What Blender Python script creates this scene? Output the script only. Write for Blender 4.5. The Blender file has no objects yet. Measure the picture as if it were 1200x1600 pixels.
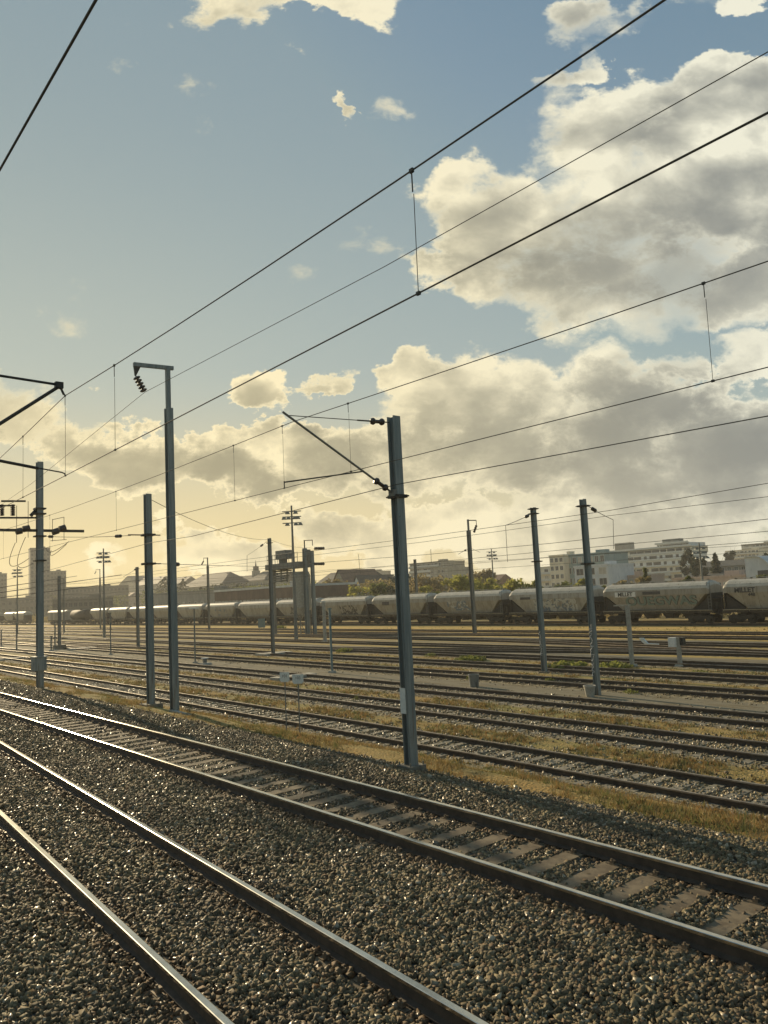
import bpy, math, random
import numpy as np
from mathutils import Vector, Matrix
random.seed(7); rng = np.random.default_rng(7)
SC = bpy.context.scene; COL = SC.collection
R = math.radians

# ---------------------------------------------------------------- camera
# world: +X runs along the tracks to the right, +Y across the yard away from the train, z = 0 is the yard floor
FPX, CX, CY = 1192.0, 600.0, 800.0
PITCH, ROLL = R(6.0267), R(2.8395)
EYE = Vector((0, 0, 4.75))
FWD0 = Vector((-0.76285, 0.64658, 0)); RT0 = Vector((0.64658, 0.76285, 0)); UP0 = Vector((0, 0, 1))
FWD = FWD0*math.cos(PITCH) + UP0*math.sin(PITCH)
UPP = UP0*math.cos(PITCH) - FWD0*math.sin(PITCH)
RT = RT0*math.cos(ROLL) - UPP*math.sin(ROLL)
UP = UPP*math.cos(ROLL) + RT0*math.sin(ROLL)
cam = bpy.data.cameras.new('camera'); cam.sensor_fit = 'VERTICAL'; cam.sensor_height = 24
cam.lens = 24*FPX/1600; cam.clip_start = .1; cam.clip_end = 9000
camo = bpy.data.objects.new('camera', cam); COL.objects.link(camo)
camo.matrix_world = Matrix(((RT.x, UP.x, -FWD.x, EYE.x), (RT.y, UP.y, -FWD.y, EYE.y), (RT.z, UP.z, -FWD.z, EYE.z), (0, 0, 0, 1)))
SC.camera = camo

def ray(px, py):
    return (FWD + RT*((px-CX)/FPX) + UP*((CY-py)/FPX))
def ground(px, py, z=0.0):
    d = ray(px, py); return EYE + d*((z-EYE.z)/d.z)
def onY(px, py, Y):
    d = ray(px, py); return EYE + d*(Y/d.y)
def onX(px, py, X):
    d = ray(px, py); return EYE + d*(X/d.x)
def project(p):
    v = Vector(p)-EYE; k = v.dot(FWD); return CX+FPX*v.dot(RT)/k, CY-FPX*v.dot(UP)/k
def height_at(x, y, py):
    lo, hi = -5.0, 90.0
    for _ in range(40):
        m = (lo+hi)/2
        if project((x, y, m))[1] > py: lo = m
        else: hi = m
    return lo

# ---------------------------------------------------------------- sun, sky, exposure
SC.view_settings.view_transform = 'Standard'; SC.view_settings.look = 'None'
SC.view_settings.exposure = 0.36; SC.view_settings.gamma = 1
SUN_DIR = Vector((-0.9556, 0.1010, 0.2768)).normalized()
SUN_EL = math.asin(SUN_DIR.z); SUN_AZ = math.atan2(SUN_DIR.x, SUN_DIR.y)
sl = bpy.data.lights.new('sun', 'SUN'); sl.energy = 5.0; sl.angle = R(.6); sl.color = (1, .80, .50)
so = bpy.data.objects.new('sun', sl); COL.objects.link(so); so.rotation_euler = SUN_DIR.to_track_quat('Z', 'Y').to_euler()

class NT:
    """tiny helper for writing node maths"""
    def __init__(s, tree): s.t = tree; s.n = tree.nodes; s.l = tree.links
    def put(s, sock, v):
        if isinstance(v, bpy.types.NodeSocket): s.l.new(v, sock)
        elif v is not None:
            if hasattr(sock.default_value, '__len__') and not hasattr(v, '__len__'): v = (v,)*len(sock.default_value)
            if hasattr(v, '__len__') and len(sock.default_value) == 4 and len(v) == 3: v = (*v, 1)
            sock.default_value = v
    def m(s, op, a, b=None, c=None, clamp=False):
        n = s.n.new('ShaderNodeMath'); n.operation = op; n.use_clamp = clamp
        for i, v in enumerate((a, b, c)):
            if v is not None: s.put(n.inputs[i], v)
        return n.outputs[0]
    def vm(s, op, a, b=None, out=0):
        n = s.n.new('ShaderNodeVectorMath'); n.operation = op
        s.put(n.inputs[0], a)
        if b is not None: s.put(n.inputs[3 if op == 'SCALE' else 1], b)
        return n.outputs[out]
    def mix(s, f, a, b, blend='MIX'):
        n = s.n.new('ShaderNodeMix'); n.data_type = 'RGBA'; n.blend_type = blend; n.clamp_factor = True
        s.put(n.inputs[0], f); s.put(n.inputs[6], a); s.put(n.inputs[7], b); return n.outputs[2]
    def ss(s, v, a, b, o0=0., o1=1.):
        n = s.n.new('ShaderNodeMapRange'); n.interpolation_type = 'SMOOTHSTEP'
        for i, x in enumerate((v, a, b, o0, o1)): s.put(n.inputs[i], x)
        return n.outputs[0]
    def noise(s, vec, scale, detail=4, rough=.55, dist=0., out=0):
        n = s.n.new('ShaderNodeTexNoise'); s.put(n.inputs['Vector'], vec); n.inputs['Scale'].default_value = scale
        n.inputs['Detail'].default_value = detail; n.inputs['Roughness'].default_value = rough; n.inputs['Distortion'].default_value = dist
        return n.outputs[out]
    def vor(s, vec, scale, feature='F1', out='Distance'):
        n = s.n.new('ShaderNodeTexVoronoi'); n.feature = feature; s.put(n.inputs['Vector'], vec); n.inputs['Scale'].default_value = scale
        return n.outputs[out]
    def comb(s, x, y, z):
        n = s.n.new('ShaderNodeCombineXYZ'); [s.put(n.inputs[i], v) for i, v in enumerate((x, y, z))]; return n.outputs[0]
    def sep(s, v):
        n = s.n.new('ShaderNodeSeparateXYZ'); s.put(n.inputs[0], v); return n.outputs
    def ramp(s, v, stops, interp='LINEAR'):
        n = s.n.new('ShaderNodeValToRGB'); n.color_ramp.interpolation = interp; e = n.color_ramp.elements
        while len(e) < len(stops): e.new(.5)
        for i, (p, c) in enumerate(stops): e[i].position = p; e[i].color = (*c, 1) if len(c) == 3 else c
        s.put(n.inputs[0], v); return n.outputs[0]

def build_world():
    w = bpy.data.worlds.new('World'); SC.world = w; w.use_nodes = True
    t = w.node_tree; t.nodes.clear(); N = NT(t)
    out = t.nodes.new('ShaderNodeOutputWorld'); bg = t.nodes.new('ShaderNodeBackground'); bg.inputs[1].default_value = .1
    t.links.new(bg.outputs[0], out.inputs[0])
    sky = t.nodes.new('ShaderNodeTexSky'); sky.sky_type = 'NISHITA'; sky.sun_disc = False
    sky.sun_elevation = SUN_EL; sky.sun_rotation = SUN_AZ; sky.air_density = 1.0; sky.dust_density = 2.5; sky.ozone_density = 1.5
    d = t.nodes.new('ShaderNodeTexCoord').outputs['Generated']
    d = N.vm('NORMALIZE', d)
    dz = N.sep(d)[2]
    # sky colour: physical sky under thin haze, warmer towards the sun
    sa = N.vm('DOT_PRODUCT', d, tuple(Vector((-.985, .14, .10)).normalized()), out=1)          # cosine to the sun's quarter
    phys = N.vm('MINIMUM', sky.outputs[0], (3.2, 3.5, 3.5))
    base = N.mix(.75, phys, N.mix(N.ss(dz, .05, .75), (2.9, 3.6, 3.5), (1.05, 1.95, 2.7)))
    g1 = N.m('POWER', N.m('MAXIMUM', sa, 0.), 5.0)
    base = N.mix(N.m('MULTIPLY', g1, .60), base, N.mix(N.ss(dz, .2, .6), (4.5, 4.7, 3.8), (3.0, 3.45, 3.2)))
    low = N.m('MULTIPLY', N.ss(dz, .30, .02), N.ss(sa, .35, .97))
    base = N.mix(N.m('MULTIPLY', low, .9), base, (7.0, 5.4, 2.4))
    low2 = N.m('MULTIPLY', N.ss(dz, .22, .0), N.ss(sa, .95, .1))
    base = N.mix(N.m('MULTIPLY', low2, .7), base, (4.8, 4.8, 3.6))
    # clouds: soft cells fixed in world directions, broken up by noise
    F = N.m('MAXIMUM', N.vm('DOT_PRODUCT', d, tuple(FWD0), out=1), .12)
    u = N.m('DIVIDE', N.vm('DOT_PRODUCT', d, tuple(RT0), out=1), F)
    v = N.m('DIVIDE', dz, F)
    def uv(px, py):
        r = ray(px, py); k = r.dot(FWD0); return r.dot(RT0)/k, r.z/k
    def field(cells):
        acc = None
        for (px, py, rx, ry, ang, wt) in cells:
            a, b = uv(px, py); rx /= FPX; ry /= FPX; an = R(-ang)-ROLL
            x = N.m('SUBTRACT', u, a); y = N.m('SUBTRACT', v, b)
            ca, sn = math.cos(an), math.sin(an)
            X = N.m('MULTIPLY_ADD', x, ca/rx, N.m('MULTIPLY', y, sn/rx)); Y = N.m('MULTIPLY_ADD', x, -sn/ry, N.m('MULTIPLY', y, ca/ry))
            q = N.m('MULTIPLY_ADD', X, X, N.m('MULTIPLY', Y, Y))
            g = N.m('MULTIPLY', N.m('POWER', 2.71828, N.m('MULTIPLY', N.m('POWER', q, 1.6), -1.0)), wt*1.12)
            acc = g if acc is None else N.m('MAXIMUM', acc, g)
        return acc
    # perspective-squashed noise coordinates: layers get flatter towards the horizon
    nv = N.comb(u, N.m('MULTIPLY', v, 1.35), N.m('MULTIPLY', N.vm('DOT_PRODUCT', d, tuple(FWD0), out=1), .6))
    warp = N.vm('SCALE', N.vm('SUBTRACT', N.noise(nv, 5.0, 3, .5, out=1), (.5, .5, .5)), .07)
    nw = N.vm('ADD', nv, warp)
    wv = N.vm('SUBTRACT', N.noise(nv, 9.0, 6, .62, out=1), (.5, .5, .5)); wx, wy, _ = N.sep(wv)
    u = N.m('MULTIPLY_ADD', wx, .20, u); v = N.m('MULTIPLY_ADD', wy, .15, v)
    mass = field(CLOUDS); dark = field(DARK)
    n1 = N.noise(nw, 3.6, 12, .58)
    na = N.noise(nw, 3.2, 3, .5); nb = N.noise(N.vm('ADD', nw, (-.055, .06, 0)), 3.2, 3, .5)
    nc = N.noise(nw, 8.5, 5, .55); nd = N.noise(N.vm('ADD', nw, (-.022, .026, 0)), 8.5, 5, .55)
    n3 = N.noise(nw, 13.0, 9, .64)
    b1 = N.vor(nw, 12., 'SMOOTH_F1')
    bil = N.m('MULTIPLY', N.m('SUBTRACT', .42, b1), .8)
    den = N.m('ADD', mass, N.m('MULTIPLY_ADD', N.m('SUBTRACT', n1, .5), 2.7, N.m('MULTIPLY_ADD', N.m('SUBTRACT', n3, .5), 1.25, bil)))
    den = N.m('SUBTRACT', N.m('MAXIMUM', den, N.m('MULTIPLY', mass, .62)), N.m('MULTIPLY_ADD', N.ss(mass, 0., .35), -.05, .50))
    soft = N.ss(N.noise(nv, 2.3, 2, .5), .40, .62)                # some edges crisp, some wispy
    alpha = N.ss(den, N.m('MULTIPLY', soft, -.14), N.m('MULTIPLY_ADD', soft, .34, .16))
    core = N.ss(den, .02, .62)
    relief = N.m('ADD', N.m('MULTIPLY', N.m('SUBTRACT', nb, na), 5.0), N.m('MULTIPLY', N.m('SUBTRACT', nd, nc), 2.2))
    sh = N.m('MULTIPLY', core, N.m('ADD', N.m('MULTIPLY_ADD', N.ss(den, .25, 1.2), .22, .27), N.m('MULTIPLY_ADD', dark, 1.3, N.m('MULTIPLY', relief, .85))))
    sh = N.m('MAXIMUM', N.m('ADD', sh, N.m('MULTIPLY', N.m('SUBTRACT', n3, .5), -.28)), 0.)
    sh = N.m('MULTIPLY', N.m('SUBTRACT', 1., N.m('POWER', 2.71828, N.m('MULTIPLY', sh, -1.75))), N.m('ADD', 1.02, N.m('MULTIPLY', N.m('SUBTRACT', n1, .5), .7)), clamp=True)
    warm = N.ss(sa, .45, .98)
    lit = N.mix(warm, (7.0, 6.8, 5.5), (7.9, 6.8, 4.2)); gr = N.mix(warm, (1.9, 2.0, 1.9), (2.7, 2.45, 1.6))
    cc = N.mix(sh, lit, gr)
    col = N.mix(N.m('MULTIPLY', alpha, .96), base, cc)
    # below the horizon
    col = N.mix(N.ss(dz, 0.0, -.03), col, (1.2, 1.1, .8))
    t.links.new(col, bg.inputs[0])
    w.cycles.sampling_method = 'MANUAL'; w.cycles.sample_map_resolution = 512
# (px, py, rx, ry, tilt, weight) of each cloud cell as seen from the train
CLOUDS = [(1020,320,330,200,-12,.98),(1150,180,170,110,0,.95),(800,340,140,110,-10,.95),(720,280,85,60,-20,.9),(960,190,120,80,-30,.85),(740,410,110,60,0,.9),
 (950,470,210,62,8,.98),(1130,450,190,85,0,1.12),(1050,430,150,80,0,1.1),
 (655,590,80,55,0,.95),(760,640,210,100,0,.98),(960,650,200,110,0,1.0),(1130,700,200,130,0,1.05),(800,730,330,80,0,.98),(1030,790,330,80,0,1.0),(640,710,130,60,0,.92),(960,560,80,50,0,.95),(1060,575,70,40,0,.9),(1170,555,90,60,0,1.0),(880,520,60,40,0,.85),
 (420,610,62,36,0,.9),(525,607,48,17,0,.66),(430,690,70,30,0,.8),
 (10,655,130,62,12,1.0),(130,690,100,58,15,1.0),(210,725,100,52,5,.98),(340,722,80,50,0,1.02),(425,755,90,42,0,.95),(520,735,100,45,0,.88),
 (410,-25,230,78,3,1.05),(950,30,120,50,-10,.74),(905,90,70,30,-35,.72),(1110,-10,110,50,0,.72),(558,165,13,34,-20,.60),(470,75,40,25,0,.45),
 (180,865,70,25,0,.66),(330,850,160,36,0,.84),(640,830,230,55,0,.92),(950,850,360,62,0,.98),(500,800,60,20,0,.5),(80,815,90,16,0,.5)]
DARK = [(1140,400,170,130,0,.50),(1000,420,210,70,0,.34),(900,330,120,60,0,.12),(1080,670,240,100,0,.85),(880,700,250,75,0,.70),(720,700,150,55,0,.70),(950,600,90,40,0,.55),(600,730,90,30,0,.5),
 (40,665,130,40,10,.85),(150,705,110,36,10,.75),(230,735,80,30,0,.6),(330,740,90,36,0,.95),(420,760,75,28,0,.8),(520,690,70,40,0,.4),(1000,760,280,32,0,.55),(640,640,80,30,0,.25)]
build_world()

# ---------------------------------------------------------------- materials
MATS = {}
def mat(name, fn=None, **kw):
    if name in MATS: return MATS[name]
    m = bpy.data.materials.new(name); m.use_nodes = True; N = NT(m.node_tree)
    b = m.node_tree.nodes['Principled BSDF']; b.inputs['Roughness'].default_value = .75
    if fn: fn(N, b)
    for k, v in kw.items(): N.put(b.inputs[k], v)
    MATS[name] = m; return m
def objco(N): return N.n.new('ShaderNodeTexCoord').outputs['Object']
def geopos(N): return N.n.new('ShaderNodeNewGeometry').outputs['Position']
def mottled(c1, c2, scale=3., rough=.75, metal=0., bump=.15, c3=None, spec=None, streak=1., world=False):
    def fn(N, b):
        p = geopos(N) if world else objco(N)
        p = N.vm('MULTIPLY', p, (1, 1, streak))
        n = N.noise(p, scale, 6, .65); c = N.mix(N.ss(n, .35, .65), c1, c2)
        if c3: c = N.mix(N.ss(N.noise(p, scale*3.1, 5, .7), .56, .70), c, c3)
        N.put(b.inputs['Base Color'], c); b.inputs['Roughness'].default_value = rough; b.inputs['Metallic'].default_value = metal
        if bump:
            bn = N.n.new('ShaderNodeBump'); bn.inputs['Strength'].default_value = bump; N.put(bn.inputs['Height'], N.noise(p, scale*8, 4, .6)); N.put(b.inputs['Normal'], bn.outputs[0])
        if spec is not None: b.inputs['Specular IOR Level'].default_value = spec
    return fn
def steel_fn(N, b):
    p = objco(N); z = N.sep(p)[2]; ps = N.vm('MULTIPLY', p, (6, 6, .35)); n = N.noise(ps, 1.6, 6, .65); c = N.mix(N.ss(n, .35, .66), (.15,.185,.19), (.26,.29,.275))
    st = N.noise(N.vm('MULTIPLY', p, (14, 14, .5)), 1.3, 5, .7); low = N.ss(z, 2.2, 0.)
    c = N.mix(N.ss(N.m('MULTIPLY_ADD', low, .10, st), .58, .72, 0, .75), c, (.13,.075,.04)); c = N.mix(N.ss(N.noise(p, 9., 5, .7), .60, .72, 0, .5), c, (.07,.065,.055))
    N.put(b.inputs['Base Color'], c); N.put(b.inputs['Roughness'], N.ss(st, .3, .7, .5, .75)); b.inputs['Metallic'].default_value = .25
    bn = N.n.new('ShaderNodeBump'); bn.inputs['Strength'].default_value = .15; N.put(bn.inputs['Height'], st); N.put(b.inputs['Normal'], bn.outputs[0])
M_GALV = mat('galvanised_steel', steel_fn)
M_GALVF = mat('weathered_steel', mottled((.13,.14,.13), (.21,.21,.185), 2.0, .65, .2, 0, (.085,.07,.05), streak=.25))
M_DARK = mat('dark_steel', mottled((.03,.03,.028), (.06,.055,.045), 6, .55, .4, .05))
M_WIRE = mat('wire_metal', mottled((.055,.055,.045), (.08,.075,.06), 6, .8, 0., 0))
M_INS = mat('insulator_glaze', mottled((.035,.025,.02), (.06,.045,.035), 9, .3, 0, 0))
M_CONC = mat('concrete', mottled((.28,.265,.22), (.38,.36,.30), 5, .9, 0, .3, (.16,.15,.11)))
M_STAIN = mat('stained_concrete', mottled((.12,.105,.08), (.20,.18,.14), 5, .9, 0, .3, (.08,.07,.05)))
M_PLATE = mat('pale_plate', mottled((.55,.58,.55), (.65,.67,.62), 12, .5, 0, .05, (.35,.33,.27)))
M_WHITE = mat('white_paint', mottled((.62,.62,.58), (.74,.73,.68), 7, .6, 0, .05, (.42,.39,.32)))
M_BLACK = mat('black_paint', mottled((.02,.02,.02), (.035,.035,.03), 7, .6, 0, 0))
M_RAILTOP = mat('polished_rail_head', mottled((.52,.50,.45), (.66,.63,.56), 5, .22, 1.0, .03))
M_RAILSIDE = mat('rusty_rail_web', mottled((.045,.032,.022), (.075,.055,.038), 8, .8, 0, .2))
M_RAILTOP2 = mat('dull_rail_head', mottled((.20,.16,.12), (.34,.29,.23), 3, .55, .7, .05))
M_SLEEP = mat('sleeper_concrete', mottled((.10,.072,.042), (.22,.17,.105), 3.5, .9, 0, .4, (.07,.06,.045), world=True))
M_WOOD = mat('sleeper_wood', mottled((.16,.14,.10), (.27,.24,.18), 7, .9, 0, .4, (.07,.055,.04), world=True))
M_CLIP = mat('rail_fastening', mottled((.16,.12,.08), (.26,.21,.15), 30, .5, .5, .1))

def ballast_fn(c1, c2, c3, scale=28.):
    def fn(N, b):
        p = geopos(N)
        n = N.noise(p, .35, 5, .6); cell = N.vor(p, scale, 'F1', 'Color'); cs = N.sep(cell)
        dist = N.vor(p, scale, 'F1', 'Distance')
        c = N.mix(cs[0], c1, c2); c = N.mix(N.ss(n, .4, .7, 0, .6), c, c3)
        c = N.mix(N.ss(cs[1], .86, .95, 0, .7), c, (.32,.29,.22))
        N.put(b.inputs['Base Color'], c); b.inputs['Roughness'].default_value = .8
        bn = N.n.new('ShaderNodeBump'); bn.inputs['Strength'].default_value = 1.; bn.inputs['Distance'].default_value = .035
        N.put(bn.inputs['Height'], N.m('MULTIPLY_ADD', dist, -1., N.m('MULTIPLY', cs[2], .5))); N.put(b.inputs['Normal'], bn.outputs[0])
    return fn
M_BALLAST = mat('ballast_bed', ballast_fn((.035,.031,.025), (.10,.088,.068), (.05,.043,.03)))
def stone_fn(N, b):
    a = N.n.new('ShaderNodeAttribute'); a.attribute_name = 'tint'; a.attribute_type = 'GEOMETRY'
    t = N.sep(a.outputs['Color']); p = geopos(N); big = N.noise(p, .45, 5, .65)
    c = N.mix(t[0], (.062,.048,.024), (.23,.185,.10)); c = N.mix(N.ss(t[1], .86, .99), c, (.42,.35,.24)); c = N.mix(N.ss(t[2], .72, 1., 0, .75), c, (.135,.075,.038))
    c = N.mix(N.ss(big, .46, .66, 0, .55), c, (.075,.052,.032)); c = N.mix(N.ss(N.noise(p, 60., 3, .6), .5, .7, 0, .35), c, (.09,.075,.05))
    x, y, _ = N.sep(p)      # brake dust and grease along every rail
    d1 = N.m('ABSOLUTE', N.m('SUBTRACT', N.m('ABSOLUTE', N.m('ADD', y, N.m('MULTIPLY_ADD', x, .0446, -3.62))), .7525)); d2 = N.m('ABSOLUTE', N.m('SUBTRACT', N.m('ABSOLUTE', N.m('ADD', y, N.m('MULTIPLY_ADD', x, -.004, -7.99))), .7525))
    rd = N.m('ADD', N.m('MINIMUM', d1, d2), N.m('MULTIPLY', N.m('SUBTRACT', N.noise(p, 2.2, 4, .6), .5), .5)); c = N.mix(N.ss(rd, .42, .05, 0, .7), c, (.105,.058,.028))
    N.put(b.inputs['Base Color'], c); N.put(b.inputs['Roughness'], N.ss(t[1], .80, 1, .78, .34)); b.inputs['Specular IOR Level'].default_value = .32
M_STONE = mat('crushed_stone', stone_fn)
def tuft_fn(N, b):
    a = N.n.new('ShaderNodeAttribute'); a.attribute_name = 'tint'; a.attribute_type = 'GEOMETRY'
    t = N.sep(a.outputs['Color'])
    c = N.mix(t[0], (.25,.15,.06), (.17,.14,.055)); c = N.mix(N.ss(t[1], .7, 1.), c, (.36,.28,.14)); c = N.mix(N.ss(t[2], .55, .95), c, (.12,.135,.05))
    N.put(b.inputs['Base Color'], c); b.inputs['Roughness'].default_value = .9
    tr = N.n.new('ShaderNodeBsdfTranslucent'); N.put(tr.inputs[0], c); mx = N.n.new('ShaderNodeMixShader'); mx.inputs[0].default_value = .45
    N.l.new(b.outputs[0], mx.inputs[1]); N.l.new(tr.outputs[0], mx.inputs[2]); N.l.new(mx.outputs[0], N.n['Material Output'].inputs['Surface'])
M_TUFT = mat('dry_grass_blade', tuft_fn)

def ground_fn(N, b):
    p = geopos(N); x, y, z = N.sep(p)
    wob = N.m('MULTIPLY', N.m('SUBTRACT', N.noise(p, .9, 5, .65), .5), 1.1)
    yy = N.m('DIVIDE', N.m('ADD', y, wob), 80.)
    bands = N.n.new('ShaderNodeValToRGB'); bands.color_ramp.interpolation = 'LINEAR'
    # 0 = gravel between the rails, 1 = moss and dead grass, as a mask across the yard
    e = bands.color_ramp.elements
    st = [(0,0),(10.5,0),(10.9,1),(14.6,1),(15.2,.1),(17.8,.1),(18.2,1),(19.0,1),(19.6,.1),(22.1,.1),(22.5,.95),(23.4,.9),(23.9,.1),(31.9,.15),(32.3,.9),(33.0,.9),(33.5,.1),(36.2,.2),(36.7,.8),(37.8,.7),(38.4,.1),(43.4,.8),(44.4,.9),(44.9,.2),(46.8,.3),(48.2,.9),(50.4,.5),(53.,.4),(54.5,1.),(70,1.),(72,.5)]
    while len(e) < len(st): e.new(.5)
    for i, (q, c) in enumerate(st): e[i].position = q/80.; e[i].color = (c, c, c, 1)
    N.put(bands.inputs[0], yy)
    grassy = N.m('ADD', bands.outputs[0], N.m('MULTIPLY', N.m('SUBTRACT', N.noise(p, 1.7, 6, .7), .5), .9))
    far = N.ss(y, 30., 60.)
    cell = N.sep(N.vor(p, 16., 'F1', 'Color')); dist = N.vor(p, 16., 'F1', 'Distance')
    pf = N.vm('MULTIPLY', p, (.25, 1., 1.)); big = N.noise(pf, .55, 6, .65)
    grav = N.mix(cell[0], (.18,.15,.09), (.37,.31,.20)); grav = N.mix(N.ss(cell[1], .88, .97, 0, .8), grav, (.42,.38,.30))
    grav = N.mix(N.ss(big, .45, .7, 0, .55), grav, (.085,.065,.042))
    moss = N.mix(N.ss(big, .38, .64), (.26,.225,.09), (.34,.23,.09)); moss = N.mix(N.ss(N.noise(p, 2.6, 6, .7), .48, .68, 0, .8), moss, (.38,.29,.13))
    moss = N.mix(N.ss(N.noise(p, 5.5, 5, .7), .56, .74, 0, .7), moss, (.11,.10,.04)); moss = N.mix(far, moss, N.mix(N.ss(big, .4, .65), (.58,.40,.15), (.42,.33,.13)))
    c = N.mix(N.ss(grassy, .35, .62), grav, moss)
    # tarred service ways between the sidings
    def way(a0, a1):
        ww = N.m('ADD', y, N.m('MULTIPLY', wob, .35)); return N.m('MULTIPLY', N.ss(ww, a0-.15, a0+.15), N.ss(ww, a1+.15, a1-.15))
    wm = N.m('MAXIMUM', way(26.9, 28.9), N.m('MAXIMUM', way(41.2, 43.6), N.m('MAXIMUM', way(48.6, 49.8), way(53.6, 55.4))))
    tar = N.mix(N.noise(p, 3., 6, .7), (.19,.165,.115), (.26,.23,.165)); tar = N.mix(N.ss(N.noise(pf, 2.2, 5, .7), .46, .66, 0, .8), tar, (.15,.115,.06))
    c = N.mix(wm, c, tar)
    N.put(b.inputs['Base Color'], c); b.inputs['Roughness'].default_value = .92; b.inputs['Specular IOR Level'].default_value = .06
    bn = N.n.new('ShaderNodeBump'); bn.inputs['Strength'].default_value = .9; bn.inputs['Distance'].default_value = .05
    N.put(bn.inputs['Height'], N.m('MULTIPLY', N.m('ADD', N.m('MULTIPLY', dist, -.8), N.noise(p, 7., 6, .7)), N.m('SUBTRACT', 1., N.m('MULTIPLY', wm, .8)))); N.put(b.inputs['Normal'], bn.outputs[0])
M_GROUND = mat('yard_ground', ground_fn)

# ---------------------------------------------------------------- mesh helpers
class MB:
    def __init__(s): s.v = []; s.f = []; s.mi = []
    def face(s, idx, m=0): s.f.append(idx); s.mi.append(m)
    def box(s, c, d, m=0, rz=0., taper=1.):
        c = Vector(c); k = len(s.v); hx, hy, hz = d[0]/2, d[1]/2, d[2]/2; co, si = math.cos(rz), math.sin(rz)
        for dz in (-1, 1):
            t = taper if dz > 0 else 1.
            for dx, dy in ((-1,-1),(1,-1),(1,1),(-1,1)):
                x, y = dx*hx*t, dy*hy*t; s.v.append((c.x+x*co-y*si, c.y+x*si+y*co, c.z+dz*hz))
        for q in ((3,2,1,0),(4,5,6,7),(0,1,5,4),(1,2,6,5),(2,3,7,6),(3,0,4,7)): s.face([k+i for i in q], m)
        return s
    def rings(s, rs, m=0, cap=True, closed=False):
        k = len(s.v); n = len(rs[0])
        for r in rs: s.v += [tuple(p) for p in r]
        cnt = len(rs) if closed else len(rs)-1
        for i in range(cnt):
            a = k+i*n; b = k+((i+1) % len(rs))*n
            for j in range(n): s.face([a+j, a+(j+1) % n, b+(j+1) % n, b+j], m)
        if cap and not closed:
            s.face([k+j for j in reversed(range(n))], m); s.face([k+(len(rs)-1)*n+j for j in range(n)], m)
        return s
    def tube(s, pts, r, n=6, m=0):
        pts = [Vector(p) for p in pts]; rs = []
        for i, p in enumerate(pts):
            t = (pts[min(i+1, len(pts)-1)]-pts[max(i-1, 0)]).normalized()
            a = Vector((0,0,1)) if abs(t.z) < .9 else Vector((1,0,0)); x = t.cross(a).normalized(); y = t.cross(x)
            rr = r[i] if hasattr(r, '__len__') else r
            rs.append([p+x*(rr*math.cos(2*math.pi*j/n))+y*(rr*math.sin(2*math.pi*j/n)) for j in range(n)])
        return s.rings(rs, m)
    def hbeam(s, x, y, z0, z1, w, d, t=.02, m=0):
        """rolled steel H section standing upright: flanges face along X"""
        s.box((x-w/2+t/2, y, (z0+z1)/2), (t, d, z1-z0), m); s.box((x+w/2-t/2, y, (z0+z1)/2), (t, d, z1-z0), m)
        s.box((x, y, (z0+z1)/2-.003), (w-2*t, t, z1-z0-.006), m); return s
    def disc_stack(s, p0, p1, r, k, m=0, core=.35):
        p0, p1 = Vector(p0), Vector(p1); n = 8*k; pts = []; rr = []
        for i in range(n+1):
            q = i/n; pts.append(p0.lerp(p1, q)); f = (i % 8)/8; rr.append(r*(core+(1-core)*(max(0, math.sin(math.pi*f))**.7 if i % 8 else 0)))
        return s.tube(pts, rr, 10, m)
    def extrude(s, prof, x0, x1, m=0):
        """prof: (y, z) outline, run along X"""
        return s.rings([[(x0, y, z) for y, z in prof], [(x1, y, z) for y, z in prof]], m)
def tag(o, label=None, cat=None, group=None, kind=None):
    if label: o['label'] = label
    if cat: o['category'] = cat
    if group: o['group'] = group
    if kind: o['kind'] = kind
    return o
def obj(name, mb, mats, parent=None, smooth=False):
    me = bpy.data.meshes.new(name); me.from_pydata(mb.v, [], mb.f)
    if not isinstance(mats, (list, tuple)): mats = [mats]
    for m in mats: me.materials.append(m)
    if len(mats) > 1: me.polygons.foreach_set('material_index', mb.mi)
    if smooth: me.polygons.foreach_set('use_smooth', [True]*len(me.polygons))
    o = bpy.data.objects.new(name, me); COL.objects.link(o)
    if parent: o.parent = parent
    return o
def empty(name, loc, label, cat, group=None, rz=0):
    o = bpy.data.objects.new(name, None); COL.objects.link(o); o.empty_display_size = .2
    o.location = loc; o.rotation_euler = (0, 0, rz); return tag(o, label, cat, group)
def bulk(name, verts, faces, m, tint=None, parent=None):
    """one big mesh from numpy arrays; faces (n, k); tint per face"""
    me = bpy.data.meshes.new(name); nf, k = faces.shape
    me.vertices.add(len(verts)); me.vertices.foreach_set('co', verts.astype(np.float32).ravel())
    me.loops.add(nf*k); me.loops.foreach_set('vertex_index', faces.astype(np.int32).ravel())
    me.polygons.add(nf); me.polygons.foreach_set('loop_start', np.arange(0, nf*k, k, dtype=np.int32))
    me.update(calc_edges=True)
    if tint is not None:
        at = me.attributes.new('tint', 'FLOAT_COLOR', 'FACE'); at.data.foreach_set('color', np.c_[tint, np.ones(nf)].astype(np.float32).ravel())
    me.materials.append(m); o = bpy.data.objects.new(name, me); COL.objects.link(o)
    if parent: o.parent = parent
    return o

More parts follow.
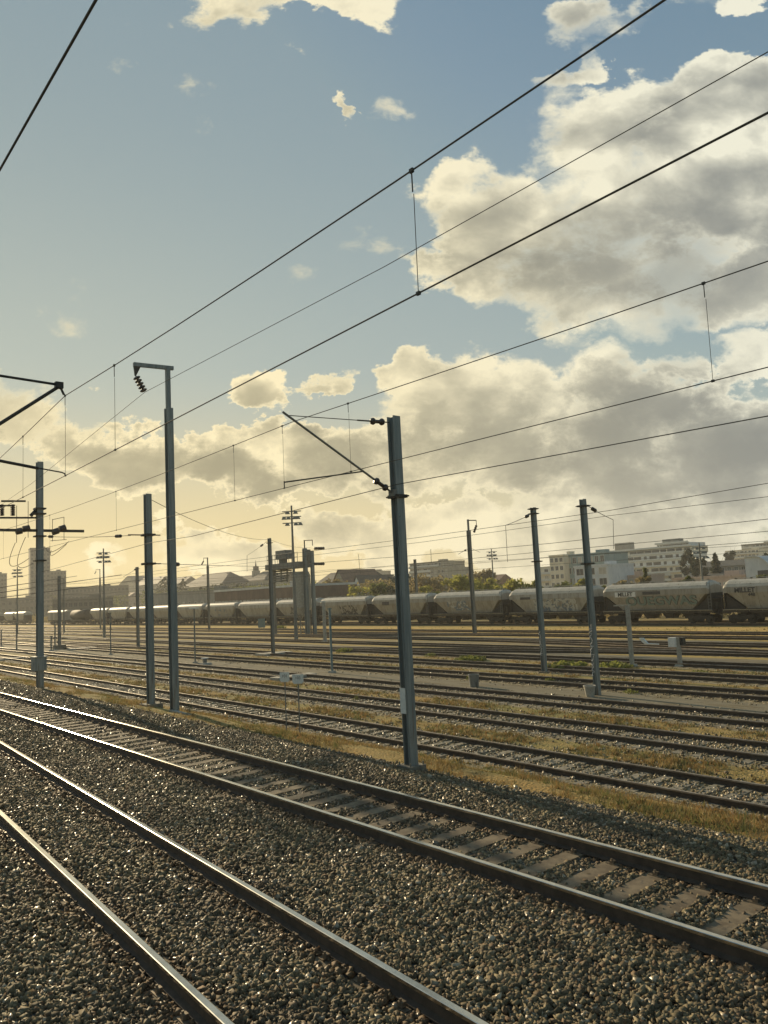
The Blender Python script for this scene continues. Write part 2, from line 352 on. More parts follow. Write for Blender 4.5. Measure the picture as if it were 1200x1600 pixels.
# ---------------------------------------------------------------- ground
PROF = [(-3000,1.15),(-60,1.15),(-4,1.15),(9.8,1.15),(10.3,1.13),(10.7,1.04),(11.0,1.0),(12.2,.88),(13.2,.55),(14.2,.22),(15.2,.03),(16,0),(60,0),(80,0),(200,0),(3000,0)]
def gz(y, x=0):
    for (a, za), (b, zb) in zip(PROF, PROF[1:]):
        if a <= y <= b: return za+(zb-za)*(y-a)/(b-a)
    return 0
def make_ground():
    ys = [-3000,-300,-60,-20,-8,-4,-2,0,2,4,6,8,9.4]+[9.8+.2*i for i in range(33)]+[17,18.5,20,24,30,40,50,60,80,120,200,500,3500]
    xs = [-3500,-1000,-500,-300,-200,-150,-120]+[-100+1.5*i for i in range(80)]+[30,60,150,600,3000]
    mb = MB(); nx = len(xs)
    for y in ys:
        for x in xs:
            z = gz(y)
            if 10.5 < y < 15.5 and -100 < x < 25: z += .05*math.sin(x*.9+y*1.7)*math.sin(x*.37+1)+random.uniform(-.02, .02)
            mb.v.append((x, y, z))
    for j in range(len(ys)-1):
        for i in range(nx-1): mb.face([j*nx+i, j*nx+i+1, (j+1)*nx+i+1, (j+1)*nx+i])
    tag(obj('ground', mb, M_GROUND), kind='structure')
    # ballast bed of the two running lines
    mb = MB(); prof = [(-6,1.158),(-2,1.158),(1.2,1.158),(6,1.158),(9.7,1.158),(10.2,1.15),(10.7,1.07),(10.95,1.02)]
    xs = [-200,-120]+[-90+1.*i for i in range(125)]+[60]
    for x in xs:
        for y, z in prof:
            e = .12*math.sin(x*1.3)+.1*math.sin(x*3.1+2)+random.uniform(-.06, .06) if y > 10 else 0
            mb.v.append((x, y+e, z))
    n = len(prof)
    for i in range(len(xs)-1):
        for j in range(n-1): mb.face([i*n+j, (i+1)*n+j, (i+1)*n+j+1, i*n+j+1])
    tag(obj('ballast_bed', mb, M_BALLAST), kind='structure')
make_ground()

# ---------------------------------------------------------------- tracks
RAIL = [(-.07,0),(.07,0),(.07,.014),(.012,.035),(.012,.128),(.036,.138),(.036,.168),(.028,.172),(-.028,.172),(-.036,.168),(-.036,.138),(-.012,.128),(-.012,.035),(-.07,.014)]
def rail_mb(x0, x1, y0, s, z, steps=2):
    mb = MB(); k = len(mb.v); n = len(RAIL)
    for i in range(steps+1):
        x = x0+(x1-x0)*i/steps; mb.v += [(x, y0+s*x+a, z+b) for a, b in RAIL]
    for i in range(steps):
        for j in range(n): mb.face([i*n+j, i*n+(j+1) % n, (i+1)*n+(j+1) % n, (i+1)*n+j], 1 if j in (7, 8, 9, 6) else 0)
    mb.face(list(reversed(range(n)))); mb.face([steps*n+j for j in range(n)])
    return mb
def track(label, yc, slope, ztop, x0, x1, sl0, sl1, wood, top, width=2.5, spacing=.6, sunk=.0, clips=True, group=None):
    t = empty('railway_track', (0, yc, ztop-.172), label, 'railway track', group)
    for s in (-1, 1): obj('rail', rail_mb(x0, x1, s*.7525, slope, 0), [M_RAILSIDE, top], t)
    n = int((sl1-sl0)/spacing)
    first = [None, None]; rest = MB()
    for i in range(n):
        x = sl0+i*spacing+random.uniform(-.03, .03) if wood else sl0+i*spacing
        near = i >= n-98
        j = i % 2
        if near and first[j] is not None:
            o = first[j].copy(); COL.objects.link(o); o.parent = t; o.location = (x, slope*x, 0)
            o.rotation_euler = (0, 0, random.uniform(-.02, .02) if wood else 0); continue
        mb = MB() if near else rest; ox, oy = (0, 0) if near else (x, slope*x)
        mb.box((ox, oy, -.075+sunk), (.25, width, .15), 0)
        if wood and not near: pass
        if clips:
            for s in (-1, 1):
                mb.box((ox, oy+s*.7525, -.004+sunk+.006), (.17, .30, .012), 1)
                for q in (-1, 1): mb.box((ox, oy+s*.7525+q*.11, .022), (.06, .055, .045), 1); mb.tube([(ox, oy+s*.7525+q*.125, .01), (ox, oy+s*.7525+q*.125, .07)], .014, 6, 1)
        if near: first[j] = obj('sleeper', mb, [M_WOOD if wood else M_SLEEP, M_CLIP], t); first[j].location = (x, slope*x, 0)
    if rest.v: tag(obj('far_sleepers', rest, [M_WOOD if wood else M_SLEEP, M_CLIP], t), kind='stuff')
    return t
track('nearest running line, polished rails with sleepers buried in dark ballast', 3.62, -.0446, 1.35, -70, 30, -36, 5, False, M_RAILTOP, 2.3, .6, -.015)
track('second running line with exposed grey sleepers, left of the first tall mast', 7.99, .004, 1.35, -160, 40, -66, 6, False, M_RAILTOP, 2.4, .6, .0)
G = 'rusty siding tracks across the yard'
track('first siding beyond the grass strip, worn pale sleepers showing', 16.46, -.0048, .172, -330, 60, -66, 9, True, M_RAILTOP2, 2.5, .62, .03, False, G)
track('second siding from the grass strip, behind the two small plates', 20.83, -.0044, .172, -330, 70, -66, 11, True, M_RAILTOP2, 2.5, .62, .015, False, G)
track('third siding, along the near edge of the wide grey service way', 25.25, .0, .172, -330, 80, -70, 14, True, M_RAILTOP2, 2.5, .62, .005, False, G)
FAR = [(30.4,'fourth siding, along the far edge of the wide grey service way'),(34.9,'fifth siding, passing just behind the two leaning right hand masts'),(39.7,'sixth siding, in front of the second service way'),(45.8,'seventh siding, crossing the junction in the middle of the yard'),(51.6,'eighth siding, beyond the junction in the middle of the yard'),
 (57.4,'ninth siding, at the foot of the mast with the hooked top'),(61.8,'tenth siding, in the golden grass before the hopper wagons'),(73.2,'siding that the long row of hopper wagons stands on'),(77.8,'siding just behind the long row of hopper wagons')]
for y, lab in FAR: track(lab, y, 0, .172, -520, 110, -60, -.5, True, M_RAILTOP2, 2.5, .62*4 if y > 55 else .62, .0, False, G)
def connector(x0, y0, x1, y1, label):
    t = empty('turnout_track', (0, 0, 0), label, 'railway track', 'curved junction tracks')
    for s in (-1, 1):
        rs = []
        for i in range(25):
            q = i/24; x = x0+(x1-x0)*q; y = y0+(y1-y0)*(q*q*(3-2*q)); rs.append([(x, y+s*.7525+a, b+.003) for a, b in RAIL])
        mb = MB(); mb.rings(rs)
        n = len(RAIL)
        for k in range(24*n):
            if k % n in (6, 7, 8, 9): mb.mi[k] = 1
        obj('rail', mb, [M_RAILSIDE, M_RAILTOP2], t)
connector(-20, 45.8, -62, 39.7, 'short curved junction track linking two sidings in mid yard')
connector(-8, 45.8, -52, 51.6, 'curved junction track rising from mid yard to the far sidings')
connector(-48, 57.4, -95, 51.6, 'curved junction track behind the steel service gantry')
connector(-70, 34.9, -120, 30.4, 'curved junction track at the far left of the yard')
connector(-100, 25.25, -150, 20.9, 'curved junction track at the far end of the near sidings')

# ---------------------------------------------------------------- stones and grass
CUBE = np.array([(-1,-1,-1),(1,-1,-1),(1,1,-1),(-1,1,-1),(-1,-1,1),(1,-1,1),(1,1,1),(-1,1,1)], float)
CF = np.array([(3,2,1,0),(4,5,6,7),(0,1,5,4),(1,2,6,5),(2,3,7,6),(3,0,4,7)])
def rot_mats(n, full=True):
    q = rng.normal(size=(n, 4)); q /= np.linalg.norm(q, axis=1)[:, None]; w, x, y, z = q.T
    return np.stack([1-2*(y*y+z*z), 2*(x*y-z*w), 2*(x*z+y*w), 2*(x*y+z*w), 1-2*(x*x+z*z), 2*(y*z-x*w), 2*(x*z-y*w), 2*(y*z+x*w), 1-2*(x*x+y*y)], 1).reshape(n, 3, 3)
def stones(P, size):
    n = len(P); V = CUBE[None]*(.5*size[:, None, None]) * rng.uniform(.55, 1.15, (n, 1, 3)); V = V*rng.uniform(.55, 1.25, (n, 8, 1))+rng.normal(0, .07, (n, 8, 3))*size[:, None, None]
    V = np.einsum('nij,nkj->nki', rot_mats(n), V)+P[:, None]
    Fc = CF[None]+8*np.arange(n)[:, None, None]; tn = np.repeat(rng.uniform(0, 1, (n, 1, 3)), 6, 1)
    return V.reshape(-1, 3), Fc.reshape(-1, 4), tn.reshape(-1, 3)
def ballast_stones():
    def zone(x0, x1, y0, y1, dens, sz):
        n = int((x1-x0)*(y1-y0)*dens); x = rng.uniform(x0, x1, n); y = rng.uniform(y0, y1, n)
        # only the wedge the window looks on to
        dx_, dy_ = x, y; k1 = dx_*FWD0.x+dy_*FWD0.y; k2 = dx_*RT0.x+dy_*RT0.y; keep = (k1 > 2) & (np.abs(k2/np.maximum(k1, .1)) < 1.15); x, y = x[keep], y[keep]
        s = rng.uniform(.45, 1.0, len(x))**1.0*1.45*sz*np.where(rng.random(len(x)) < .35, .62, 1.); z = np.interp(y, [-6, 9.7, 10.2, 10.7, 11.2, 12], [1.158, 1.158, 1.15, 1.07, .99, .9])+s*.12
        h = np.sin(x*2.1+y)*np.sin(y*3.3+.7*x)*.012; z = z+h
        # keep rails and sleeper tops clear
        d1 = np.abs(y-(3.62-.0446*x)); d2 = np.abs(y-(7.99+.004*x))
        rail = (np.abs(d1-.7525) < .075) | (np.abs(d2-.7525) < .075)
        # the cribs of the second line are filled to just under the sleeper tops
        fx = np.abs(((x+66) % .6)-.0); fx = np.minimum(fx, .6-fx); on2 = (d2 < .68) & (fx < .115)
        fx1 = np.abs(((x+36) % .6)); fx1 = np.minimum(fx1, .6-fx1); on1 = (d1 < .98) & (d1 > .52) & (fx1 < .12)
        inner = (d2 < .7); z = np.where(inner, z-.006, z+.01)
        drop = rail | (on2 & (rng.random(len(x)) > .06)) | (on1 & (d1 < .95) & (rng.random(len(x)) > .12))
        edge = rng.random(len(x)) < np.clip((11.25-y)/.7, 0, 1)
        k = ~drop & edge
        return np.c_[x, y, z][k], s[k]
    parts = [zone(-9, 13, -.5, 11.3, 1150, .043), zone(-20, -9, 0, 11.3, 700, .044), zone(-45, -20, 1, 11.3, 300, .050), zone(-90, -45, 3, 11.3, 50, .065)]
    P = np.concatenate([a for a, _ in parts]); s = np.concatenate([b for _, b in parts]); print('stones', len(P))
    V, Fc, T = stones(P, s); tag(bulk('ballast_stones', V, Fc, M_STONE, T), 'dark angular crushed stones between and beside the running lines', 'ballast', kind='stuff')
    # loose pale stones of the sidings
    Ps = []; S = []
    for yc, sl, dn in ((16.46,-.0048,75), (20.83,-.0044,60), (25.25,0,32), (30.4,0,20), (34.9,0,12)):
        n = int(110*3.4*dn); x = rng.uniform(-85, 14, n); k = rng.random(n) < np.clip(26/(np.abs(x)+14), 0, 1); x = x[k]
        dy = rng.normal(0, 1.0, len(x)); keep = (np.abs(np.abs(dy)-.7525) > .07) & (np.abs(dy) < 2.0); x, dy = x[keep], dy[keep]
        Ps.append(np.c_[x, yc+sl*x+dy, rng.uniform(.0, .03, len(x))]); S.append(rng.uniform(.035, .075, len(x)))
    P = np.concatenate(Ps); s = np.concatenate(S); print('siding stones', len(P))
    V, Fc, T = stones(P, s); tag(bulk('siding_stones', V, Fc, M_STONE, np.clip(T*[1, .35, 1]+[.35, .68, 0], 0, 1)), 'pale loose stones scattered along the rusty sidings', 'stones', kind='stuff')
ballast_stones()
def blades(P, hgt, lean=.5, w=.012, per=6, spread=.05):
    n = len(P)*per; base = np.repeat(P, per, 0)+np.c_[rng.normal(0, spread, (n, 2)), np.zeros(n)]; h = np.repeat(hgt, per)*rng.uniform(.5, 1.2, n)
    a = rng.uniform(0, 2*math.pi, n); ln = rng.uniform(.1, 1, n)*lean*h; ww = w*rng.uniform(.6, 1.5, n)
    dx, dy = np.cos(a), np.sin(a); ph = rng.uniform(0, 2*math.pi, n); wx, wy = np.cos(ph)*ww, np.sin(ph)*ww
    v0 = base+np.c_[wx, wy, np.zeros(n)]; v1 = base-np.c_[wx, wy, np.zeros(n)]; v2 = base+np.c_[dx*ln, dy*ln, h]
    V = np.stack([v0, v1, v2], 1).reshape(-1, 3); Fc = np.arange(3*n).reshape(n, 3); return V, Fc, n
def grass():
    n = 900; x = rng.uniform(-60, 8, n); y = rng.uniform(11.0, 15.3, n); k = (rng.random(n) < np.clip(22/(np.abs(x)+8), 0, 1)) & (np.sin(x*1.7+y*2)+rng.normal(0, .5, n) > .3); x, y = x[k], y[k]
    P = np.c_[x, y, np.array([gz(q) for q in y])-.01]; V, Fc, m = blades(P, rng.uniform(.10, .26, len(x)), .8, .009, 16, .07)
    T = np.repeat(np.c_[rng.random(len(P)), rng.random(len(P)), rng.random(len(P))], 16, 0)
    tag(bulk('tall_grass', V, Fc, M_TUFT, T), 'scattered taller grass clumps on the bank beside the running lines', 'grass', kind='stuff')
    n = 46000; x = rng.uniform(-75, 8, n); y = rng.uniform(10.9, 15.3, n); k = rng.random(n) < np.clip(24/(np.abs(x)+10), 0, 1)
    f = np.sin(x*.8+1)*np.sin(y*1.9+x*.3)+.7*np.sin(x*2.3+y)*np.sin(y*3.1-x*.7)+rng.normal(0, .45, n); k &= (f > -.15) & (y > 11.0+.25*np.sin(x*1.3)); x, y = x[k], y[k]
    z = np.array([gz(q) for q in y])-.01; P = np.c_[x, y, z]; hh = rng.uniform(.025, .085, len(x))*(1+.7*(np.sin(x*1.1)*np.sin(y*2.) > .4))
    V, Fc, m = blades(P, hh, .9); T = np.repeat(np.c_[rng.random(len(P)), rng.random(len(P)), .5*rng.random(len(P))+.5*(np.sin(x*.5+y)*.5+.5)], 6, 0)
    tag(bulk('dry_grass', V, Fc, M_TUFT, T), 'low tawny grass and moss on the bank between running lines and sidings', 'grass', kind='stuff')
    Ps = []
    for y0, y1, c in ((18.0,19.3,9000),(22.3,23.7,7000),(32.1,33.3,2800),(36.5,38.2,2500),(60,71,3500),(14.6,15.4,5000)):
        x = rng.uniform(-80, 16, c); k = (rng.random(c) < np.clip(30/(np.abs(x)+12), 0, 1)) & (np.sin(x*.9+y0)+.8*np.sin(x*2.3+1)+rng.normal(0, .6, c) > -.2); x = x[k]; y = rng.uniform(y0, y1, len(x)); Ps.append(np.c_[x, y, np.zeros(len(x))])
    P = np.concatenate(Ps); V, Fc, m = blades(P, rng.uniform(.05, .16, len(P)), .8, .016)
    T = np.repeat(np.c_[rng.random(len(P)), rng.random(len(P)), rng.random(len(P))*.95], 6, 0)
    tag(bulk('siding_grass', V, Fc, M_TUFT, T), 'thin yellowing grass growing between the sidings', 'grass', kind='stuff')
grass()
def weed_fn(N, b):
    c = N.mix(N.noise(objco(N), 9, 4), (.12,.14,.035), (.22,.23,.06)); N.put(b.inputs['Base Color'], c); b.inputs['Roughness'].default_value = .8
    tr = N.n.new('ShaderNodeBsdfTranslucent'); N.put(tr.inputs[0], c); mx = N.n.new('ShaderNodeMixShader'); mx.inputs[0].default_value = .5
    N.l.new(b.outputs[0], mx.inputs[1]); N.l.new(tr.outputs[0], mx.inputs[2]); N.l.new(mx.outputs[0], N.n['Material Output'].inputs['Surface'])
M_LEAF = mat('weed_leaf', weed_fn)
M_BUSH = mat('dark_bush_leaf', mottled((.035,.05,.018), (.06,.075,.025), 9, .85, 0, 0))
def weed(px, py, r, h, label, z=0., m=None, n=160, name='weed', cat='weed'):
    p = ground(px, py, z); mb = MB(); r *= .72; h *= .8; n = int(n*.6)
    for i in range(n):
        a = random.uniform(0, 6.283); q = random.random()**.5*r; hz = random.uniform(.1, 1)*h*(1-.5*(q/r)**2); s = r*random.uniform(.10, .2)
        c = Vector((math.cos(a)*q, math.sin(a)*q, hz)); u = Vector((random.gauss(0,1), random.gauss(0,1), random.gauss(0,.6))).normalized(); v = u.cross(Vector((random.gauss(0,1), random.gauss(0,1), random.gauss(0,1)))).normalized()
        k = len(mb.v); mb.v += [tuple(c-u*s), tuple(c+v*s*.45), tuple(c+u*s), tuple(c-v*s*.45)]; mb.face([k, k+1, k+2, k+3])
    for i in range(7):
        a = random.uniform(0, 6.283); mb.tube([(0, 0, -.02), (math.cos(a)*r*.5, math.sin(a)*r*.5, h*.6)], .004+.01*r, 4)
    o = obj(name, mb, m or M_LEAF); o.location = (p.x, p.y, z); return tag(o, label, cat, 'weeds growing in the yard')
weed(556, 1094, .20, .30, 'bright green weed clump inside the second siding')
weed(296, 1117, .22, .62, 'dark upright bush beside the foot of the tallest mast', .6, M_BUSH, 260, 'small_bush', 'bush')
weed(764, 1205, .20, .22, 'small yellow green weed at the near edge of the first siding')
weed(437, 1072, .22, .25, 'low weed left of the two small plates')
weed(735, 1033, 1.5, .45, 'broad yellow green weed patch before the hook topped mast', n=420)
weed(672, 1026, .6, .35, 'yellow weed tuft left of the broad weed patch')
weed(438, 982, 1.3, .6, 'yellow flowering weeds behind the grey shield board', n=300)
weed(860, 1064, .4, .2, 'flat weed beside the foot of the leaning left mast of two')
weed(985, 1083, .45, .22, 'flat weed on the service way right of the concrete tub')
weed(538, 1019, 1.0, .45, 'ragged weeds behind the thin teal post', n=300)
weed(1092, 1053, .6, .25, 'green weed at the right by the fifth siding')
weed(885, 1042, 1.6, .4, 'wide green weeds between the two leaning masts', n=400)
weed(960, 1044, 1.4, .4, 'wide green weeds left of the pale lamp post', n=380)
weed(733, 1062, .25, .25, 'little weed leaning on the grey litter tub')

# ---------------------------------------------------------------- masts and cantilevers
def bolts(mb, x, y, z, w):
    for a in (-1, 1):
        for b in (-1, 1): mb.tube([(x+a*w, y+b*w, z), (x+a*w, y+b*w, z+.07)], .018, 6)
def mast(px, pyb, pyt, z0, w, d, label, m=None, cap=True, plinth=(.46, .07), group='overhead line masts', lean=(0, 0)):
    p = ground(px, pyb, z0); top = height_at(p.x, p.y, pyt)
    t = empty('overhead_line_mast', (p.x, p.y, z0), label, 'mast', group)
    t.rotation_euler = (lean[0], lean[1], 0)
    mb = MB().hbeam(0, 0, -.3, top-z0, w, d, .022); obj('pole', mb, m or M_GALV, t)
    if plinth:
        mb = MB().box((0, 0, plinth[1]/2-.2), (plinth[0], plinth[0], plinth[1]+.4), 0, 0, .96); bolts(mb, 0, 0, plinth[1], plinth[0]*.38); obj('plinth', mb, M_STAIN, t)
    t['top'] = top-z0; return t
def clampbox(t, z, w, m=None, name='bracket', dx=0.):
    mb = MB().box((dx, 0, z), (w*1.35, w*1.25, .07)); mb.tube([(dx-w*.9, -w*.55, z), (dx+w*.9, -w*.55, z)], .02, 6); mb.tube([(dx-w*.9, w*.55, z), (dx+w*.9, w*.55, z)], .02, 6)
    return obj(name, mb, m or M_DARK, t)
H = {}
# the near mast by the first siding with its cantilever over the second running line
zb = 1.07
m1 = mast(643, 1200, 651, zb, .22, .20, 'nearest tall steel mast, with a slanting cantilever arm and a white plate low down'); H['m1'] = m1
L1 = Vector(m1.location)
def loc(t, p): return Vector(p)-Vector(t.location)
def barrel(a, b, r=.075):
    ks = ((0,.3), (.06,.35), (.10,.9), (.2,1.05), (.28,.85), (.32,.55), (.68,.55), (.72,.85), (.8,1.05), (.9,.9), (.94,.35), (1,.3))
    return MB().tube([a.lerp(b, k) for k, _ in ks], [r*q for _, q in ks], 12)
def cantilever(t, tip, con, ztie, zfoot, r=.024, insl=.42):
    """slanting tube, insulated tie, registration arm: from the mast towards the camera"""
    tp = loc(t, tip); cp = loc(t, con); s = -1 if tp.y < 0 else 1
    foot = Vector((0, s*.13, zfoot-t.location.z)); tie = Vector((0, s*.13, ztie-t.location.z))
    c = empty('cantilever', (0, 0, 0), None, None); c.parent = t
    ax = (tp-foot).normalized(); i1 = foot+ax*.16; i2 = foot+ax*(.16+insl)
    mb = MB().tube([i2, tp+ax*.12], r, 8); mb.tube([foot, i1], .022, 6); mb.box(foot, (.2, .08, .14)); obj('strut', mb, M_GALVF, c)
    mb = barrel(i1, i2); obj('insulator', mb, M_INS, c)
    tx = (tp-tie).normalized(); t1 = tie+tx*.14; t2 = tie+tx*(.14+insl*.95)
    mb = MB().tube([tie, t1], .014, 6); mb.tube([t2, t2+tx*.35], .017, 6); mb.tube([t2+tx*.3, tp], .009, 6); obj('tie_rod', mb, M_WIRE, c)
    mb = barrel(t1, t2); obj('insulator', mb, M_INS, c)
    # registration arm springs from the strut
    q = foot.lerp(tp, .30); q = Vector((q.x, q.y, cp.z+.12)); q = foot.lerp(tp, .30)
    mb = MB().tube([q, Vector((cp.x, cp.y, cp.z+.11))], .016, 6); mb.tube([Vector((cp.x, cp.y, cp.z+.13)), cp], .012, 6); obj('registration_arm', mb, M_WIRE, c)
    return c
print('m1', tuple(m1.location), m1['top'])
XM = m1.location.x
cantilever(m1, onX(449, 649, XM), (XM, 7.99, 6.855), height_at(XM, L1.y, 661), height_at(XM, L1.y, 771))
zz = height_at(XM, L1.y, 776)-zb
clampbox(m1, zz, .24)
pl = (height_at(XM, L1.y, 1074)-zb, height_at(XM, L1.y, 1114)-zb)
obj('number_plate', MB().box((-.02, -.125, (pl[0]+pl[1])/2), (.17, .012, pl[0]-pl[1])), M_PLATE, m1)
obj('cable_pipe', MB().tube([(.06, -.09, -.1), (.06, -.09, m1['top']*.62)], .016, 6), M_GALV, m1)

m2 = mast(273, 1113, 638, .85, .27, .24, 'tallest steel mast, with a slim extension and an arm holding a drooping insulator', plinth=None); H['m2'] = m2
X2, Y2 = m2.location.x, m2.location.y; zt = m2['top']; ze = height_at(X2, Y2, 574)-.85
obj('extension_pole', MB().box((-.02, 0, (zt-.5+ze)/2), (.15, .15, ze-zt+.5)), M_GALV, m2)
tipa = loc(m2, onX(209, 569, X2)); ze = max(ze, tipa.z)
arm = obj('arm', MB().rings([[(-.02+sx*.06, y, z+sz) for sx, sz in ((-1,-.07),(1,-.07),(1,.07),(-1,.07))] for y, z in ((.22, ze-.0), (tipa.y, tipa.z))]), M_GALV, m2)
ins0 = tipa+Vector((0, .06, -.42)); ins1 = loc(m2, onX(226, 613, X2))
mb = MB().rings([[(sx*.04-.02, tipa.y+sy+.12, tipa.z-.05) for sx, sy in ((-1,-.12),(1,-.12),(1,.14),(-1,.14))], [(sx*.02-.02, ins0.y+sy*.2, ins0.z) for sx, sy in ((-1,-.12),(1,-.12),(1,.14),(-1,.14))]])
obj('drop_bracket', mb, M_DARK, m2)
obj('insulator', MB().tube([ins0, ins0.lerp(ins1, .15)], .02, 6).disc_stack(ins0.lerp(ins1, .05), ins0.lerp(ins1, .97), .14, 5, 0, .25), M_INS, m2)
FEED = Vector(m2.location)+ins1
mb = MB().box((.75, -.15, .04), (1.9, .16, .12), 0, -.1); o = obj('cable_trough_lid', mb, M_CONC); o.location = m2.location; tag(o, 'pale concrete trough lid lying at the foot of the tallest mast', 'trough lid')

m3 = mast(236, 1104, 772, .85, .26, .23, 'plain steel mast standing left of the tallest mast', plinth=(.7, .12)); H['m3'] = m3
for py, nm in ((836, 'cross_arm'), (881, 'cross_arm')):
    z = height_at(m3.location.x, m3.location.y, py)-.85
    mb = MB().box((0, 0, z), (.45, .42, .08)); mb.tube([(0, -.8 if py == 836 else -.3, z), (0, .5, z)], .025, 6); obj(nm, mb, M_DARK, m3)
m4 = mast(62.5, 1079, 722, .85, .30, .28, 'broad steel mast carrying switch arms and looping cables at the left', plinth=(.8, .1)); H['m4'] = m4
X4, Y4 = m4.location.x, m4.location.y
def z4(py): return height_at(X4, Y4, py)-.85
def p4(px, py): return loc(m4, onX(px, py, X4))
mb = MB().tube([p4(-60, 809), p4(56, 809)], .05, 6); mb.tube([p4(56, 797), p4(48, 806)], [.07, .09], 8); mb.tube([p4(54, 800), p4(60, 794)], .02, 6); obj('switch_beam', mb, M_DARK, m4)
mb = MB().box(p4(62, 829), (.12, 4.3, .13)); obj('cross_arm', mb, M_DARK, m4)
for a, b in (((25,831), (34,829)), ((36,827), (46,825)), ((82,832), (91,829)), ((93,827), (102,824))):
    obj('insulator', MB().tube([p4(a[0]-1, a[1]), p4(a[0], a[1]), p4(b[0], b[1]), p4(b[0]+1, b[1])], [.05, .16, .16, .05], 10), M_INS, m4)
for x in (3, 20): obj('insulator', MB().disc_stack(p4(x, 788), p4(x, 806), .12, 6), M_INS, m4)
obj('switch_blade', MB().tube([p4(2, 783), p4(40, 783)], .05, 6).tube([p4(-30, 790), p4(17, 790)], .045, 6), M_DARK, m4)
obj('control_cabinet', MB().box((.0, -.05, z4(1037)), (.62, .55, .62)).box((.0, -.05, z4(1037)+.335), (.7, .63, .05)).box((.2, -.335, z4(1037)), (.05, .04, .2)), M_GALV, m4)
for py in (876, 838, 803, 795):
    mb = MB().box((0, 0, z4(py)), (.5, .5, .07)); obj('collar', mb, M_DARK, m4)
def arcpts(a, b, sag, k=14, side=Vector((0,0,-1))):
    a, b = Vector(a), Vector(b); return [a.lerp(b, i/k)+side*(sag*4*(i/k)*(1-i/k)) for i in range(k+1)]
for a, b, s in (((24,848), (46,872), .9), ((40,839), (52,880), .9), ((79,845), (104,843), .0), ((72,856), (108,846), .45), ((80,860), (104,850), .5)):
    obj('jumper_cable', MB().tube(arcpts(p4(*a), p4(*b), s, side=Vector((0,-.6,-.8))), .014, 5), M_WIRE, m4)
for a, b in (((26,790), (26,848)), ((44,783), (44,840)), ((82,811), (82,846)), ((100,808), (100,843)), ((82,812), (100,808))): obj('drop_wire', MB().tube([p4(*a), p4(*b)], .014, 5), M_WIRE, m4)

# cantilever of the nearest line, its mast stands just left of the view beside our own train
tipw = onX(101, 603, -12.4); mA = empty('overhead_line_mast', (-12.4, .9, 1.15), 'mast just outside the left edge whose arm reaches over the nearest line', 'mast', 'overhead line masts')
obj('pole', MB().hbeam(0, 0, -.3, 9.3-1.15, .24, .22, .02), M_GALV, mA)
c = empty('cantilever', (0, 0, 0), None, None); c.parent = mA
def pA(px, py): return loc(mA, onX(px, py, -12.4))
a0 = pA(0, 587); a1 = pA(90, 601); k = -a0.y/(a1.y-a0.y); s0 = a0.lerp(a1, k)
obj('top_tube', MB().tube([s0, a1, pA(97, 602)], .021, 8), M_DARK, c)
b0 = pA(0, 662); b1 = pA(92, 604); k = -b0.y/(b1.y-b0.y); s1 = b0.lerp(b1, k)
obj('strut', MB().tube([s1, b1], .027, 8).box(b1+Vector((0,0,.02)), (.09, .12, .1)).tube([pA(93, 602), pA(100, 617)], .02, 6), M_DARK, c)
e0 = pA(0, 720); e1 = pA(56, 731); k = -e0.y/(e1.y-e0.y); s2 = e0.lerp(e1, k)
obj('registration_arm', MB().tube([s2, e1, pA(60, 731.5)], .024, 8).tube([pA(58, 731), pA(96, 738), pA(101, 740), pA(102, 744)], .011, 6), M_DARK, c)

# ---------------------------------------------------------------- wires
def wire_pts(a, b, sag=0., k=20): return arcpts(a, b, sag, k)
def catenary(label, con, mes, drops, rc=.0075, rm=.0085, group='overhead lines'):
    """con, mes: world polylines; drops: list of (x, y, zlow, zhigh)"""
    base = Vector(con[0]); t = empty('overhead_line', base, label, 'overhead line', group)
    L = lambda ps: [Vector(p)-base for p in ps]
    if con: obj('contact_wire', MB().tube(L(con), rc, 6), M_WIRE, t)
    if mes: obj('messenger_wire', MB().tube(L(mes), rm, 6), M_WIRE, t)
    for (x, y, za, zb_) in drops:
        mb = MB().tube(L([(x, y, za), (x+.01, y, zb_-.18)]), .003, 5); mb.tube(L([(x, y, zb_-.16), (x, y, zb_)]), .0055, 5)
        mb.box(Vector((x, y, za))-base, (.034, .018, .026)); mb.box(Vector((x, y, zb_))-base, (.036, .02, .03)); obj('dropper', mb, M_WIRE, t)
    return t
yA = lambda x: 3.5-.0330*x
def parab(x, xs, zs, xm, zm): return zm+(zs-zm)*((x-xm)/(xs-xm))**2
conA = [(x, yA(x), 6.85) for x in (12, 5, 0, -4, -8, -12.4)]+[(x, 3.91-.16*0+(-12.4-x)*.03, 6.85) for x in (-20, -34, -60)]
zA = lambda x: parab(x, -12.4, 8.15, 6, 7.62) if x > -12.4 else 8.15-.45*math.sin(math.pi*min(1, (-12.4-x)/26))
mesA = [(x, yA(x) if x > -12.4 else 3.91+(-12.4-x)*.03, zA(x)) for x in [12, 8, 4, 0, -2, -4, -6, -8, -10, -12.4, -15, -18, -22, -26, -30, -34, -38.4, -50, -60]]
def mzi(mes, x):
    for a, b in zip(mes, mes[1:]):
        if a[0] >= x >= b[0]: return a[2]+(b[2]-a[2])*(x-a[0])/(b[0]-a[0])
catenary('near overhead line running from the top right corner down to the left', conA, mesA, [(x, (yA(x) if x > -12.4 else 3.91+(-12.4-x)*.03), 6.85, mzi(mesA, x)) for x in (2.6, -3.78, -10.08, -12.4, -15.1, -21, -27, -33)], .0062, .0066)
conB = [(x, 7.99, 6.85) for x in (20, 4, -12)]+[(x, 7.99, 6.85) for x in (-38, -90)]
zB = lambda x: 8.05-.42*math.sin(math.pi*min(1, max(0, (x+12)/26))) if x > -12 else 8.05-.42*math.sin(math.pi*((-12-x) % 26)/26)
